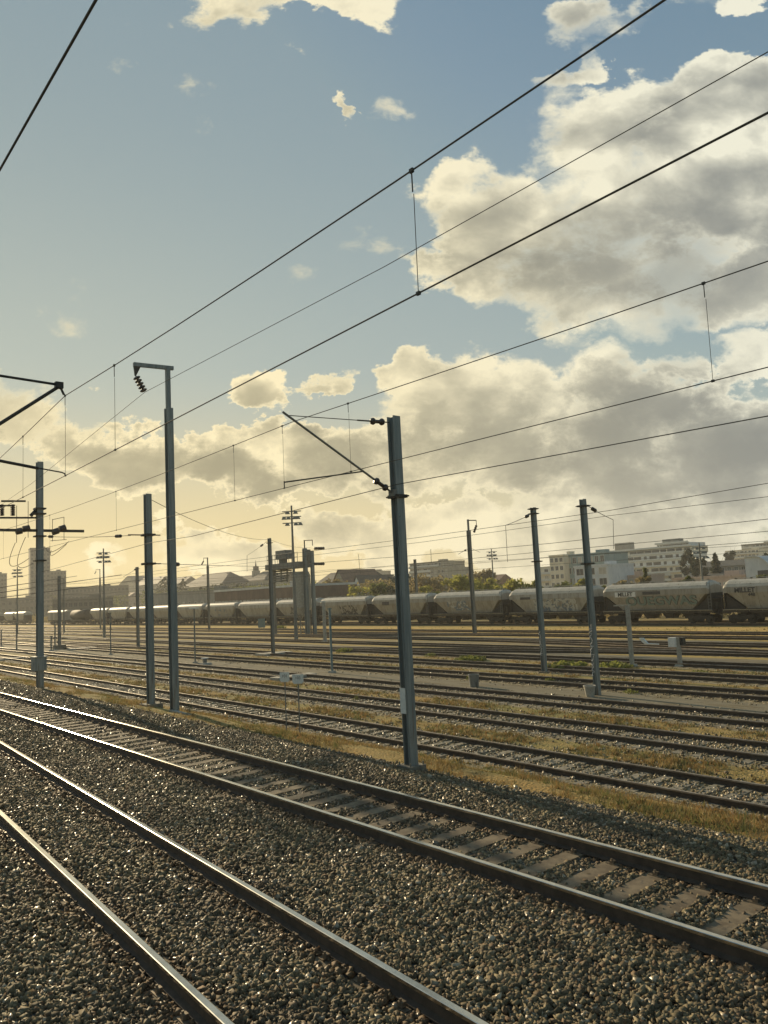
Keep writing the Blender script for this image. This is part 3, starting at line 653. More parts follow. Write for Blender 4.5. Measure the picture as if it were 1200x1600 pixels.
zB = lambda x: 8.08-.16*abs(math.sin(math.pi*(x+12)/26))
mesB = [(x, 7.99, zB(x)) for x in [20, 14, 8, 4, 1, -2, -5, -8, -10, -12, -15, -18, -22, -26, -30, -34, -38, -42, -50, -64, -90]]
catenary('overhead line crossing behind the first cantilever arm, held by its tip', conB, mesB, [(x, 7.99, 6.85, mzi(mesB, x)) for x in (3.2, -3.82, -10.25, XM, -14.3, -21, -27, -33)], .0062, .0068)
def single(name, label, pts, r, sag=0., group='single wires'):
    base = Vector(pts[0]); P = []
    for a, b in zip(pts, pts[1:]): P += arcpts(Vector(a)-base, Vector(b)-base, sag)[:-1]
    P.append(Vector(pts[-1])-base); o = obj(name, MB().tube(P, r, 6), M_WIRE); o.location = base; return tag(o, label, 'wire', group)
single('contact_wire', 'thick wire crossing the top left corner of the sky', [(10, .85, 6.85), (-40, 1.0, 6.85)], .0055)
s = (FEED.y-0)/10
fr = onY(1200, 81, FEED.y); fr2 = onY(600, 417, FEED.y)
dirr = (fr-fr2).normalized(); single('feeder_wire', 'feeder wire between the near overhead line wires, tied to the drooping insulator', [fr+Vector((9, 0, -.1)), fr, fr2, FEED, onX(50, 755, -41), onX(0, 790, -50)], .0085)
single('feeder_wire', 'lone feeder wire fixed to the nearest mast below its cantilever', [(9, 10.5, 6.9)]+[onY(px, py, 10.6) for px, py in ((1200,650), (620,757), (300,838))]+[onY(235, 848, 10.9), onY(80, 890, 11.3), onY(0, 908, 11.6)], .0085)
def yardwire(label, Y, pts, r=.014, ext=True):
    P = [onY(px, py, Y) for px, py in pts]; P.sort(key=lambda p: -p.x)
    if ext: P = [P[0]+Vector((25, 0, .1))]+P+[Vector((P[-1].x-150, Y, P[-1].z+.1))]
    return single('yard_wire', label, P, r, group='wires over the sidings')
yardwire('upper pale wire sweeping right from the hook topped mast', 27.8, [(1200,755), (950,798), (860,811), (660,839)], .012, True)
yardwire('wire passing just under the tops of the two leaning masts', 33.0, [(1200,776), (950,806), (860,819), (660,847)], .012)
yardwire('dark level wire crossing the two leaning masts', 34.9, [(1200,811), (860,849), (660,867), (500,879)], .015)
yardwire('level wire over the white terraced apartments', 39.7, [(1200,830), (860,861), (690,877)], .015)
yardwire('low wire brushing the roofs of the apartments', 45.8, [(1200,845), (860,871), (690,884), (520,897)], .015)
yardwire('faint wire above the hopper wagons', 57.4, [(1200,861), (860,882), (600,899)], .016)
yardwire('faint wire above the warehouse roof', 61.8, [(1200,850), (640,884), (520,890)], .016)

# ---------------------------------------------------------------- yard masts
def span(label, a, b, sag, ins=None, r=.012, name='span_wire', insr=.09):
    t = empty(name, a, label, 'span wire', 'span wires between masts'); a0 = Vector((0,0,0)); b0 = Vector(b)-Vector(a)
    P = arcpts(a0, b0, sag, 16); obj('wire', MB().tube(P, r, 5), M_WIRE, t)
    if ins:
        L_ = b0.length
        for q in ins:
            i = q/L_; p = a0.lerp(b0, i)+Vector((0,0,-sag*4*i*(1-i))); j = (q+.55)/L_; p2 = a0.lerp(b0, j)+Vector((0,0,-sag*4*j*(1-j))); obj('insulator', MB().disc_stack(p, p2, insr, 5), M_INS, t)
    return t
m5 = mast(427, 1024, 841, 0, .26, .22, 'steel mast in mid yard right of the tallest mast', M_GALVF, plinth=None)
m6 = mast(851, 1051, 793, 0, .25, .22, 'left one of the two leaning masts at the right, scribbled low down', lean=(0, 0))
m7 = mast(934, 1086, 780, 0, .23, .20, 'right one of the two leaning masts, standing in a concrete tub', plinth=None)
m8 = mast(742, 991, 829, 0, .36, .30, 'hook topped mast before the row of wagons', plinth=None, m=M_GALVF)
m9 = mast(216, 1013, 886, 0, .30, .26, 'short brown mast left of the two close masts', M_GALVF, plinth=None)
m10 = mast(93, 1014, 900, 0, .34, .3, 'dark mast right of the broad mast with switch arms', M_GALVF, plinth=(1.2,.5))
m11 = mast(327, 984, 884, 0, .34, .3, 'distant mast with a small hook right of the tallest mast', M_GALVF, plinth=None)
m12 = mast(157, 984, 903, 0, .28, .26, 'thin distant mast by the left lamp tower', M_GALVF, plinth=None)
m13 = mast(653, 965, 874, 0, .4, .36, 'distant mast with a cable drum near the tree bank', M_GALVF, plinth=None)
m14 = mast(100, 990, 905, 0, .26, .24, 'thin mast right behind the dark mast at the left', M_GALVF, plinth=None)
def mtop(t, dz=-.2, dy=0.): return Vector(t.location)+Vector((0, dy, t['top']+dz))
def hook(t, px0, px1, py, drop, w=.12):
    """slim extension with an arm and a short hanging insulator"""
    X = t.location.x; e = loc(t, onX(px1, py, X)); s = loc(t, onX(px0, py, X))
    obj('extension_pole', MB().box((0, 0, (t['top']+s.z)/2-.1), (w*1.3, w*1.3, s.z-t['top']+.4)), M_GALVF, t)
    obj('arm', MB().tube([(0, 0, s.z), (0, e.y, e.z)], w*.5, 6), M_GALVF, t)
    obj('insulator', MB().tube([(0, e.y, e.z), (0, e.y-.0, e.z-drop*.45)], w*.3, 5).disc_stack((0, e.y, e.z-drop*.4), (0, e.y-.35*drop, e.z-drop), w*1.2, 4), M_INS, t)
hook(m8, 729, 744, 813, 1.3); hook(m11, 326, 318, 872, 1.2); hook(m12, 156, 150, 890, .9, .1)
for t, zs in ((m6, (-.08, -.35, -3.0)), (m7, (-.3, -2.8)), (m5, (-.4,)), (m9, (-.2,))):
    for z in zs: clampbox(t, t['top']+z, .30)
# rust-coloured scribbles low on the two leaning masts
M_TAG = mat('sprayed_paint', mottled((.60,.60,.58), (.72,.72,.70), 20, .6, 0, 0))
def scribble(t, z0, z1, w, y, m, n=26, name='graffiti'):
    mb = MB(); pts = []
    for i in range(n): pts.append(Vector((random.uniform(-w, w), y, z0+(z1-z0)*i/n+random.uniform(-.05, .05))))
    mb.tube(pts, .012, 4); o = obj(name, mb, m, t); o.scale = (1, .4, 1); o.location.y = y*.6; return o
scribble(m6, .9, 2.3, .11, -.153, M_TAG); scribble(m7, .8, 3.0, .11, -.153, M_TAG, 40)
A = mtop(m3, -.15); B = mtop(m5, -.1); span('slanting span wire from the plain mast to the mid yard mast', A, B, .5, (3.2,))
span('span wire from the mid yard mast to the twin mast of the gantry', B, onY(486, 855, 55.0), .3)
span('short span wire hanging left of the mid yard mast', B, onY(386, 868, 36), .05, (2.0,))
span('drop wire hanging left of the mid yard mast', onY(386, 868, 36), onY(386, 893, 36), 0, None, .02)
span('level span wire from the plain mast past the tallest mast to the gantry', Vector(m3.location)+Vector((0, .4, height_at(m3.location.x, m3.location.y, 881)-.85)), onY(486, 884, 55), .1, (1.6, 2.4))
span('level wire between the broad mast and the plain mast', Vector(m4.location)+Vector((0, .3, z4(838))), Vector(m3.location)+Vector((0, -.7, height_at(m3.location.x, m3.location.y, 837)-.85)), .05, (.5, 9.5), insr=.07)
A6 = mtop(m6, -.3); A7 = mtop(m7, -.15)
P1 = onY(790, 821, 27.5); span('short insulated wire slanting left from the left leaning mast', A6, P1, .03, (1.6,), .015)
span('dropper hanging left of the left leaning mast', P1, onY(793, 878, 27.5), 0, None, .012)
P2 = onY(958, 812, 33); span('short insulated wire slanting right from the right leaning mast', A7, P2, .05, (1.5,), .015)
span('dropper hanging right of the right leaning mast', P2, onY(959, 858, 33), 0, None, .012)
P3 = onX(716, 866, m8.location.x); span('short insulated wire slanting left from the hook topped mast', Vector(m8.location)+Vector((0, 0, height_at(m8.location.x, m8.location.y, 856))), onY(716, 866, 52), 0, (3.,), .02)
span('short wire slanting right from the hook topped mast', Vector(m8.location)+Vector((0, 0, height_at(m8.location.x, m8.location.y, 856))), onY(750, 863, 65), 0, None, .02)
span('slanting insulated wire left of the short brown mast', mtop(m9, -.1), onY(193, 901, 26), .05, (3.,), .018)
span('forked dropper above the gabled house', onY(560, 866, 45), onY(563, 897, 45), 0, None, .02)
span('thin dropper left of the distant drum mast', onY(673, 858, 45), onY(674, 880, 45), 0, None, .02)
for (a, b, lab) in (((0,918), (120,900), 'upper bright wire at the far left'), ((0,926), (190,898), 'middle bright wire at the far left'), ((0,934), (230,905), 'lower bright wire at the far left')):
    single('span_wire', lab, [onY(a[0], a[1], 14), onY(b[0], b[1], 34)], .03, group='bright wires at the far left')
for i in range(4):
    single('span_wire', ['topmost', 'second', 'third', 'lowest'][i]+' of the four thin wires before the dark conifers', [onY(60, 912+9*i, 40), onY(250, 905+8*i, 42), onY(430, 897+7*i, 44)], .014, .2, group='thin wires before the conifers')

# ---------------------------------------------------------------- small trackside things
def letters(name, cu, m, parent):
    tmp = bpy.data.objects.new('tmp_text', cu); COL.objects.link(tmp); bpy.context.view_layer.update()
    me = bpy.data.meshes.new_from_object(tmp.evaluated_get(bpy.context.evaluated_depsgraph_get())); bpy.data.objects.remove(tmp)
    me.materials.clear(); me.materials.append(m); o = bpy.data.objects.new(name, me); COL.objects.link(o); o.parent = parent; return o
def plate(px, py, pyb, z, w, h, label, txt):
    p = ground(px, pyb, z); t = empty('marker_plate', (p.x, p.y, z), label, 'marker sign', 'small marker plates on stakes', R(44))
    zt = height_at(p.x, p.y, py)-z
    obj('stake', MB().box((0, .012, zt/2-.1), (.035, .012, zt+.2)), M_GALVF, t)
    mb = MB(); c = .05; o = [(-w/2, h/2), (-w/2+.0, -h/2+c), (-w/2+c, -h/2), (w/2-c, -h/2), (w/2, -h/2+c), (w/2, h/2)]
    mb.rings([[(x, -.006, zt+q) for x, q in o], [(x, .004, zt+q) for x, q in o]]); pl = obj('plate', mb, M_PLATE, t)
    cu = bpy.data.curves.new('plate_text', 'FONT'); cu.body = txt; cu.size = h*.42; cu.extrude = .001; cu.align_x = 'CENTER'; cu.align_y = 'CENTER'
    to = letters('lettering', cu, M_DARK, pl); to.rotation_euler = (R(90), 0, 0); to.location = (0, -.008, zt+.03)
plate(448, 1058, 1152, .45, .30, .30, 'left one of two small pale plates on thin stakes', '101')
plate(469, 1061, 1158, .45, .34, .28, 'right one of two small pale plates on thin stakes', '103')
p = ground(931, 1089, 0); mb = MB(); n = 20
mb.rings([[(math.cos(2*math.pi*i/n)*r, math.sin(2*math.pi*i/n)*r, z) for i in range(n)] for r, z in ((.17,0), (.24,.42), (.265,.42), (.265,.47), (.21,.47), (.19,.3))]); o = obj('concrete_tub', mb, M_CONC, smooth=False); o.location = ground(930, 1087, 0); o.location.y -= .35; tag(o, 'pale round concrete tub at the foot of the right leaning mast', 'tub')
mb = MB(); mb.rings([[(math.cos(2*math.pi*i/n)*r, math.sin(2*math.pi*i/n)*r, z) for i in range(n)] for r, z in ((.22,0), (.26,.55), (.28,.55), (.28,.6), (.23,.6), (.2,.3))]); o = obj('litter_tub', mb, M_GALVF); o.location = ground(741, 1073, 0); tag(o, 'grey tub standing alone on the service way', 'tub')
def post(px, pyb, pyt, r, label, m, name='marker_post', sq=False, z=0., extra=None):
    p = ground(px, pyb, z); zt = height_at(p.x, p.y, pyt)-z; t = empty(name, (p.x, p.y, z), label, 'post')
    mb = MB()
    if sq: mb.box((0, 0, zt/2), (r*2, r*2, zt), 0, .2)
    else: mb.tube([(0, 0, 0), (0, 0, zt)], r, 10)
    obj('shaft', mb, m, t); obj('foot', MB().box((0, 0, .06), (r*5, r*5, .12), 0, .2, .8), M_CONC, t)
    if extra: extra(t, zt)
    return t
M_TEAL = mat('faded_teal_paint', mottled((.10,.16,.17), (.15,.21,.21), 5, .6, 0, .05))
post(519, 1051, 950, .075, 'thin teal post on the far edge of the service way', M_TEAL, extra=lambda t, z: obj('cap', MB().box((0, 0, z-.05), (.2, .2, .06)), M_TEAL, t))
post(305, 1036, 950, .06, 'thin post with a flat lamp head right of the tallest mast', M_GALVF, 'lamp_post', extra=lambda t, z: obj('lamp_head', MB().box((.4, -.2, z), (1.1, .3, .09)), M_PLATE, t))
post(173, 1023, 958, .06, 'thin post left of the short brown mast', M_GALVF, extra=lambda t, z: obj('cap', MB().box((0, 0, z), (.18, .18, .08)), M_GALVF, t))
post(320, 1038, 1029, .16, 'stubby post with a pale cap on the service way', M_GALVF, 'bollard', extra=lambda t, z: obj('cap', MB().box((0, 0, z+.03), (.42, .42, .07)), M_WHITE, t))
post(988, 1041, 946, .10, 'pale concrete lamp post standing before the lettered wagon', M_CONC, 'lamp_post', True, extra=lambda t, z: obj('lamp_head', MB().box((-.35, 0, z+.0), (.95, .22, .07)), M_CONC, t))
post(1063, 1041, 996, .10, 'short concrete post with a white box at its top', M_CONC, 'call_post', True, extra=lambda t, z: (obj('box', MB().box((-.25, -.1, z-.25), (.42, .3, .5)), M_WHITE, t), obj('hood', MB().box((.15, .1, z-.2), (.3, .3, .4)), M_DARK, t)))
post(508, 1003, 940, .13, 'square concrete post right of the gantry', M_CONC, 'lamp_post', True, extra=lambda t, z: obj('lamp_head', MB().box((-.35, 0, z), (1.0, .3, .12)), M_PLATE, t))
post(26, 1018, 974, .09, 'thin post with a flat top near the left edge', M_GALVF, extra=lambda t, z: obj('cap', MB().box((0, 0, z), (.3, .3, .1)), M_GALVF, t))
post(86, 1016, 972, .08, 'thin post beside the dark mast at the left', M_GALVF, extra=lambda t, z: obj('cap', MB().box((0, 0, z), (.25, .25, .1)), M_GALVF, t))
post(80, 1017, 994, .09, 'short post left of the thin post at the left', M_GALVF, extra=lambda t, z: obj('cap', MB().box((0, 0, z), (.25, .25, .1)), M_GALVF, t))
post(2, 1010, 984, .09, 'short post at the very left edge', M_GALVF, extra=lambda t, z: obj('cap', MB().box((0, 0, z), (.25, .25, .1)), M_GALVF, t))
# shield board
p = ground(409, 985, 0); t = empty('shield_board', p, 'grey blank board on legs in front of the wagons', 'board', rz=R(42)); zt = height_at(p.x, p.y, 966)
obj('panel', MB().box((0, 0, zt*.6), (1.1, .06, zt*.75)), M_TEAL, t)
for s_ in (-1, 1): obj('leg', MB().tube([(s_*.35, .05, 0), (s_*.35, .05, zt*.5)], .05, 6), M_GALVF, t)
# point lever
p = ground(1012, 1009, 0); t = empty('point_lever', p, 'white point lever with a bent weight lying between sidings', 'point lever')
obj('bar', MB().tube([(0, 0, .15), (.9, 0, .12)], .05, 6), M_WHITE, t); obj('weight', MB().rings([[(x+dx, dy, z) for dx, dy in ((-.16,-.08),(.16,-.08),(.16,.08),(-.16,.08))] for x, z in ((0,.08), (-.25,.3), (-.45,.55))]), M_PLATE, t)
def crossing(px0, px1, py, Yc, label):
    a = ground(px0, py, .1); b = ground(px1, py, .1); L_ = abs(b.x-a.x); t = empty('track_crossing', ((a.x+b.x)/2, Yc, 0), label, 'foot crossing', 'foot crossings laid over the sidings')
    for i, (y, w) in enumerate(((0, 1.25), (-1.12, .5), (1.12, .5))): obj('panel', MB().box((0, y, .07), (L_*.8, w, .17)), M_CONC, t)
crossing(350, 382, 1027, 34.9, 'pale crossing slabs laid over the fifth siding')
crossing(472, 500, 1053, 25.25, 'pale crossing slabs over the third siding behind the two small plates')
crossing(128, 146, 1012, 30.4, 'bright crossing slabs right of the broad mast')
crossing(10, 24, 1029, 20.9, 'bright crossing slabs left of the broad mast')

# lamp towers
def lamp_tower(px, pyb, pyt, label, s=1., top_only=False):
    p = ground(px, pyb, 0); zt = height_at(p.x, p.y, pyt); t = empty('lamp_tower', p, label, 'lamp tower', 'tall floodlight towers', R(50))
    obj('shaft', MB().tube([(0,0,0), (0,0,zt*.5), (0,0,zt)], [.22*s, .15*s, .09*s], 10), M_GALVF, t)
    k = 0
    for z, xs in ((zt-.75*s, (-.45, .45)), (zt-1.35*s, (-.85, -.35, .35, .7)), (zt-2.05*s, (-.5, .45, .95))):
        obj('cross_arm', MB().box((0, 0, z+.1*s), (2.1*s, .12*s, .1*s)), M_GALVF, t)
        for x in xs:
            if k == 0: f0 = obj('floodlight', MB().box((0, 0, 0), (.48*s, .42*s, .2*s), 0, 0, .6).box((0, 0, -.12*s), (.5*s, .44*s, .04*s)), M_GALVF, t); f = f0
            else: f = f0.copy(); COL.objects.link(f); f.parent = t
            f.location = (x*s, -.1, z-.05*s); k += 1
lamp_tower(463, 1001, 790, 'tall floodlight tower rising behind the gantry')
lamp_tower(163, 996, 857, 'floodlight tower at the left between the broad mast and the short brown mast')
lamp_tower(27, 991, 885, 'small distant floodlight tower at the far left')
lamp_tower(1102, 955, 848, 'distant floodlight tower right of the white terraced apartments')
lamp_tower(774, 955, 857, 'distant tower with a glinting head above the bushes')

# service gantry
gx = ground(486, 991, 0); t = empty('service_gantry', gx, 'steel service gantry with platform, railings and a grey tank column', 'gantry'); YG = gx.y; XG = gx.x
def pg(px, py, dy=0.): return onY(px, py, YG+dy)-gx
zt = height_at(gx.x, gx.y, 856)
obj('column', MB().hbeam(-.7, 0, 0, zt, .45, .45, .05), M_GALV, t); obj('column', MB().hbeam(.45, .3, 0, zt-.4, .35, .4, .05), M_GALV, t)
obj('top_bracket', MB().tube([(-.8, 0, zt+1.0), (1.1, 0, zt+.9)], .06, 6).tube([(-.7, 0, zt-.3), (-.7, 0, zt+1.0)], .09, 6).tube([(1.1, 0, zt+.9), (1.1, 0, zt+.2)], .05, 6), M_DARK, t)
for py in (857, 881): a = pg(491, py); obj('insulator', MB().disc_stack(a, a+Vector((1.6, .4, -.1)), .2, 6), M_INS, t)
zb0 = pg(460, 888).z; zb1 = pg(460, 879).z
xl = pg(426, 884).x
obj('platform', MB().box(((xl-.2)/2-.2, 0, (zb0+zb1)/2), (abs(xl)-.6, 2.4, zb1-zb0)), M_GALVF, t)
mb = MB()
for i in range(12): x = xl+.5+i*(abs(xl)-1.2)/11; mb.tube([(x, -1.15, zb1), (x, -1.15, zb1+1.2)], .035, 5)
for z in (.6, 1.2): mb.tube([(xl+.5, -1.15, zb1+z), (-.7, -1.15, zb1+z)], .03, 5)
obj('railing', mb, M_GALVF, t)
cx_ = pg(444, 870); obj('control_box', MB().box((cx_.x, 0, pg(444, 867).z), (2.4, 1.2, 1.15)).box((cx_.x-.3, 0, (pg(444, 872).z+zb1)/2), (.8, .8, 1.4)), M_GALVF, t)
cy_ = pg(475, 872); obj('small_tank', MB().tube([(cy_.x, .4, zb1), (cy_.x, .4, zb1+1.5)], .55, 14), M_GALVF, t)
lx0 = pg(430, 900).x; lx1 = pg(449, 900).x; z0_ = pg(440, 910).z
mb = MB()
for i in range(5): mb.box(((lx0+lx1)/2, .2*i-.4, z0_+(zb0-z0_)*(i+.5)/5), (abs(lx1-lx0), .7, (zb0-z0_)/5*.55))
for x in (lx0, (lx0+lx1)/2, lx1): mb.tube([(x, 0, z0_), (x, 0, zb0)], .12, 6)
obj('machinery', mb, M_GALVF, t)
c0 = pg(462, 960).x; c1 = pg(478, 960).x; ztop = pg(470, 893).z
obj('tank_column', MB().rings([[((c0+c1)/2+math.cos(2*math.pi*i/18)*r, .3+math.sin(2*math.pi*i/18)*r, z) for i in range(18)] for r, z in ((abs(c1-c0)*.35, 2.6), (abs(c1-c0)*.5, 3.4), (abs(c1-c0)*.5, ztop-.5), (abs(c1-c0)*.4, ztop))]), M_CONC, t)
mb = MB()
for a, b in ((c0, 0), (c1, 0), (c0, .8), (c1, .8)): mb.tube([(a, b-.1, 0), (a, b-.1, 3.)], .09, 6)
mb.tube([(c0, -.1, 0), (c1, -.1, 3)], .05, 5); mb.tube([(c1, -.1, 0), (c0, -.1, 3)], .05, 5); obj('legs_frame', mb, M_GALVF, t)
mb = MB(); mb.box((xl+.2, 0, (zb0)/2), (.3, .3, zb0)); obj('rear_column', mb, M_GALVF, t)

# ---------------------------------------------------------------- hopper wagons
def wagon_paint(base, dirt):
    def fn(N, b):
        p = objco(N); x, y, z = N.sep(p); pp = N.vm('MULTIPLY', p, (1, 1, .35))
        n = N.noise(pp, 1.2, 7, .7); c = N.mix(N.ss(n, .38, .66), base, dirt); c = N.mix(N.ss(N.noise(p, 4.5, 5, .7), .58, .74, 0, .6), c, (.12,.085,.055))
        oi = N.n.new('ShaderNodeObjectInfo').outputs['Random']; c = N.mix(N.m('MULTIPLY', oi, .55), c, (.23,.20,.15)); drip = N.noise(N.vm('MULTIPLY', N.vm('ADD', p, N.comb(N.m('MULTIPLY', oi, 40.), 0, 0)), (3.5, 3.5, .22)), 1.6, 5, .7); c = N.mix(N.ss(drip, .52, .70, 0, .65), c, (.13,.10,.065))
        rib = N.m('LESS_THAN', N.m('FRACT', N.m('MULTIPLY', x, .72)), .04); c = N.mix(N.m('MULTIPLY', rib, .35), c, (.10,.09,.07))
        N.put(b.inputs['Base Color'], c); b.inputs['Roughness'].default_value = .55
    return fn
M_WAG = mat('wagon_paint', wagon_paint((.37,.36,.315), (.24,.23,.195)))
M_WAGROOF = mat('wagon_roof', mottled((.38,.355,.29), (.47,.44,.37), 1.5, .55, .0, .05, (.17,.13,.08)))
M_BOGIE = mat('bogie_grime_end_shade', mottled((.022,.02,.017), (.04,.034,.027), 4, .8, 0, .1))  # grime of the bogies, also the dark of the shade plates at wagon ends
M_CHASS = mat('wagon_chassis', mottled((.04,.034,.027), (.06,.052,.04), 3, .75, 0, .1, (.09,.06,.04)))
M_SRAIL = mat('side_rail_paint', mottled((.22,.19,.13), (.30,.26,.18), 4, .7, 0, 0))
M_GR1 = mat('graffiti_white', mottled((.40,.41,.38), (.50,.50,.46), 6, .7, 0, 0)); M_GR2 = mat('graffiti_blue', mottled((.12,.16,.20), (.18,.22,.26), 6, .7, 0, 0)); M_GR3 = mat('graffiti_teal', mottled((.13,.19,.175), (.19,.25,.22), 6, .7, 0, 0)); M_GR4 = mat('graffiti_dark', mottled((.05,.05,.05), (.08,.075,.07), 6, .7, 0, 0))
LW = 13.3
def hopper_meshes():
    L2 = 5.95; half = [(0,4.22),(.55,4.17),(1.0,4.02),(1.3,3.78),(1.42,3.5),(1.42,3.15)]
    # body: roof length nearly full, sides taper in from the shoulder to a short lower edge
    body = MB(); secs = []
    def ring(x, zl, inset):          # half-profile from the roof to a lower level zl
        pts = []
        for y, z in half: pts.append((y, z))
        pts += [(1.42, 2.95), (1.42-(2.95-zl)*.30, zl)]
        return pts
    def full(x, pts): return [(x, y, z) for y, z in pts]+[(x, -y, z) for y, z in reversed(pts[1:])]
    xs = [(-L2, 2.95, .35), (-L2+.12, 2.95, .10), (-L2+.35, 2.95, 0), (-L2+.5, 2.85, 0), (-L2+2.05, 1.45, 0), (L2-2.05, 1.45, 0), (L2-.5, 2.85, 0), (L2-.35, 2.95, 0), (L2-.12, 2.95, .10), (L2, 2.95, .35)]
    rs = []
    for x, zl, dz in xs:
        pts = [(y, z-dz*(z-3.0)*.9 if z > 3 else z) for y, z in ring(x, min(zl, 2.94), 0)]
        rs.append(full(x, pts))
    body.rings(rs)
    n = len(rs[0])
    for k in range((len(rs)-1)*n):
        j = k % n
        if j < 4 or j >= n-4: body.mi[k] = 1
    ch = MB(); ch.box((0, 1.25, 1.22), (12.3, .14, .26)); ch.box((0, -1.25, 1.22), (12.3, .14, .26)); ch.box((0, 0, 1.2), (12.2, .5, .22))
    for s_ in (-1, 1):
        ch.box((s_*6.1, 0, 1.2), (.16, 2.7, .3))
        for y in (-.88, .88): ch.tube([(s_*6.18, y, 1.08), (s_*6.5, y, 1.08)], .09, 8); ch.tube([(s_*6.5, y, 1.08), (s_*6.56, y, 1.08)], .22, 10)
    for x in (-3.2, -1.1, 1.1, 3.2):           # outlet hoppers
        ch.rings([[(x+dx*a, dy*b, z) for dx, dy in ((-1,-1),(1,-1),(1,1),(-1,1))] for a, b, z in ((.95, .85, 1.45), (.45, .6, .75), (.4, .55, .55))])
    for s_ in (-1, 1): ch.box((s_*5.6, 0, 1.36), (.9, 2.5, .05))
    bg = MB()
    for x in (-.9, .9):
        for y in (-.7525, .7525):
            bg.tube([(x, y-.07, .46), (x, y+.07, .46)], .45, 18); bg.tube([(x, y-.09, .46), (x, y+.04, .46)], .3, 14)
        bg.tube([(x, -.9, .46), (x, .9, .46)], .08, 8)
        for y in (-1.0, 1.0): bg.box((x, y, .46), (.36, .2, .34))
    for y in (-1.02, 1.02): bg.rings([[(x, y+dy, z) for dy, z in ((-.06, zl), (.06, zl), (.06, zh), (-.06, zh))] for x, zl, zh in ((-1.25,.52,.72), (-.6,.5,.8), (-.35,.36,.84), (.35,.36,.84), (.6,.5,.8), (1.25,.52,.72))])
    bg.box((0, 0, .72), (.5, 2.0, .3)); bg.box((0, 0, .95), (.7, .8, .2))
    rail = MB()
    for y in (-1.48,):
        rail.tube([(-6.1, y, 1.36), (6.1, y, 1.36)], .045, 5); 
        for i in range(11): rail.tube([(-6.1+i*1.22, y+.2, 1.2), (-6.1+i*1.22, y, 1.36)], .022, 5)
    lad = MB()
    for x in (5.72, 6.02): lad.tube([(x, -1.3, 1.3), (x, -1.3, 4.1)], .025, 5)
    for i in range(9): lad.tube([(5.72, -1.3, 1.5+i*.3), (6.02, -1.3, 1.5+i*.3)], .018, 5)
    ef = MB()  # dark end plates and gear, added to put shade into the wagon gaps
    for s_ in (1,):
        for y in (-1.0, 1.0):
            for a, b, c, d in ((4.05, 1.42, 5.9, 2.9),):
                k = len(ef.v)
                for yy in (y-.03, y+.03): ef.v += [(s_*a, yy, b), (s_*c, yy, b), (s_*c, yy, d-.03)]
                ef.face([k, k+1, k+2]); ef.face([k+5, k+4, k+3]); ef.face([k, k+3, k+4, k+1]); ef.face([k+1, k+4, k+5, k+2]); ef.face([k+2, k+5, k+3, k])
        ef.box((s_*5.98, 0, 2.2), (.08, 2.4, 1.6)); ef.box((s_*6.25, -.6, 1.75), (.3, .5, .7)); ef.box((s_*6.3, .5, 2.0), (.12, .12, 1.5)); ef.box((s_*6.2, 0, 2.45), (.5, 2.2, .06))
    wk = MB().box((0, 0, 4.33), (11.2, .55, .04))
    for i in range(8): wk.box((-5.3+i*1.51, 0, 4.27), (.06, .5, .1))
    return body, ch, bg, rail, lad, wk, ef
HM = hopper_meshes()
def make_hopper(x, y, label, first):
    t = empty('hopper_wagon', (x, y, .172), label, 'hopper wagon', 'row of covered hopper wagons')
    if first is None:
        b = obj('body', HM[0], [M_WAG, M_WAGROOF], t); c = obj('chassis', HM[1], M_CHASS, t); g1 = obj('bogie', HM[2], M_BOGIE, t, True); g1.location.x = -4.6; g2 = g1.copy(); COL.objects.link(g2); g2.location.x = 4.6
        for p_ in g1.data.polygons: p_.use_smooth = False
        r = obj('side_rail', HM[3], M_SRAIL, t); l = obj('ladder', HM[4], M_GALVF, t); w = obj('roof_walk', HM[5], M_WAGROOF, t); e = obj('end_shade_frame', HM[6], M_BOGIE, t); e2 = e.copy(); COL.objects.link(e2); e2.rotation_euler.z = math.pi
        return t, [b, c, g1, g2, r, l, w, e, e2]
    for o in first: q = o.copy(); COL.objects.link(q); q.parent = t
    return t, first
def wagon_x(k): return -(36.0+LW*k)-LW/2
first = None; WAG = []
names = ['at the right edge of the picture, its end hidden', 'with the white lettered panel and outlined letters', 'between the two leaning masts, sprayed pale and blue', 'behind the hook topped mast, sprayed with faded blue scrawl', 'cut by the nearest mast, plain sided', 'right of the gantry with a dark painted patch', 'hidden behind the gantry column', 'behind the mid yard mast', 'right of the distant hook mast, roof glinting', 'behind the distant hook mast', 'just right of the tallest mast, roof glinting', 'between the plain mast and the tallest mast', 'left of the plain mast, behind the short brown mast', 'second from the left end', 'at the left end, small']
# slots k=-1.. of the row
for i in range(14):
    k = i-1
    t, first = make_hopper(wagon_x(k)+.2*0, 73.2, 'pale covered hopper wagon '+names[i], first); WAG.append(t)
for j, k in enumerate((17.6, 18.6, 20.2, 21.2)):
    t, first = make_hopper(wagon_x(k), 73.2, 'far hopper wagon with glinting roof, %s of the detached group at the left edge' % ['rightmost', 'second', 'third', 'leftmost'][j], first)
for t_ in WAG[3:]:
    pass
def text_on(t, body, size, x, z, y, m, name='lettering', bold=0., sx=1.):
    cu = bpy.data.curves.new(name, 'FONT'); cu.body = body; cu.size = size; cu.extrude = .006; cu.offset = bold; cu.align_x = 'CENTER'; cu.align_y = 'CENTER'
    o = letters(name, cu, m, t); o.rotation_euler = (R(90), 0, 0); o.scale = (sx, 1, 1); o.location = (x, y, z); return o
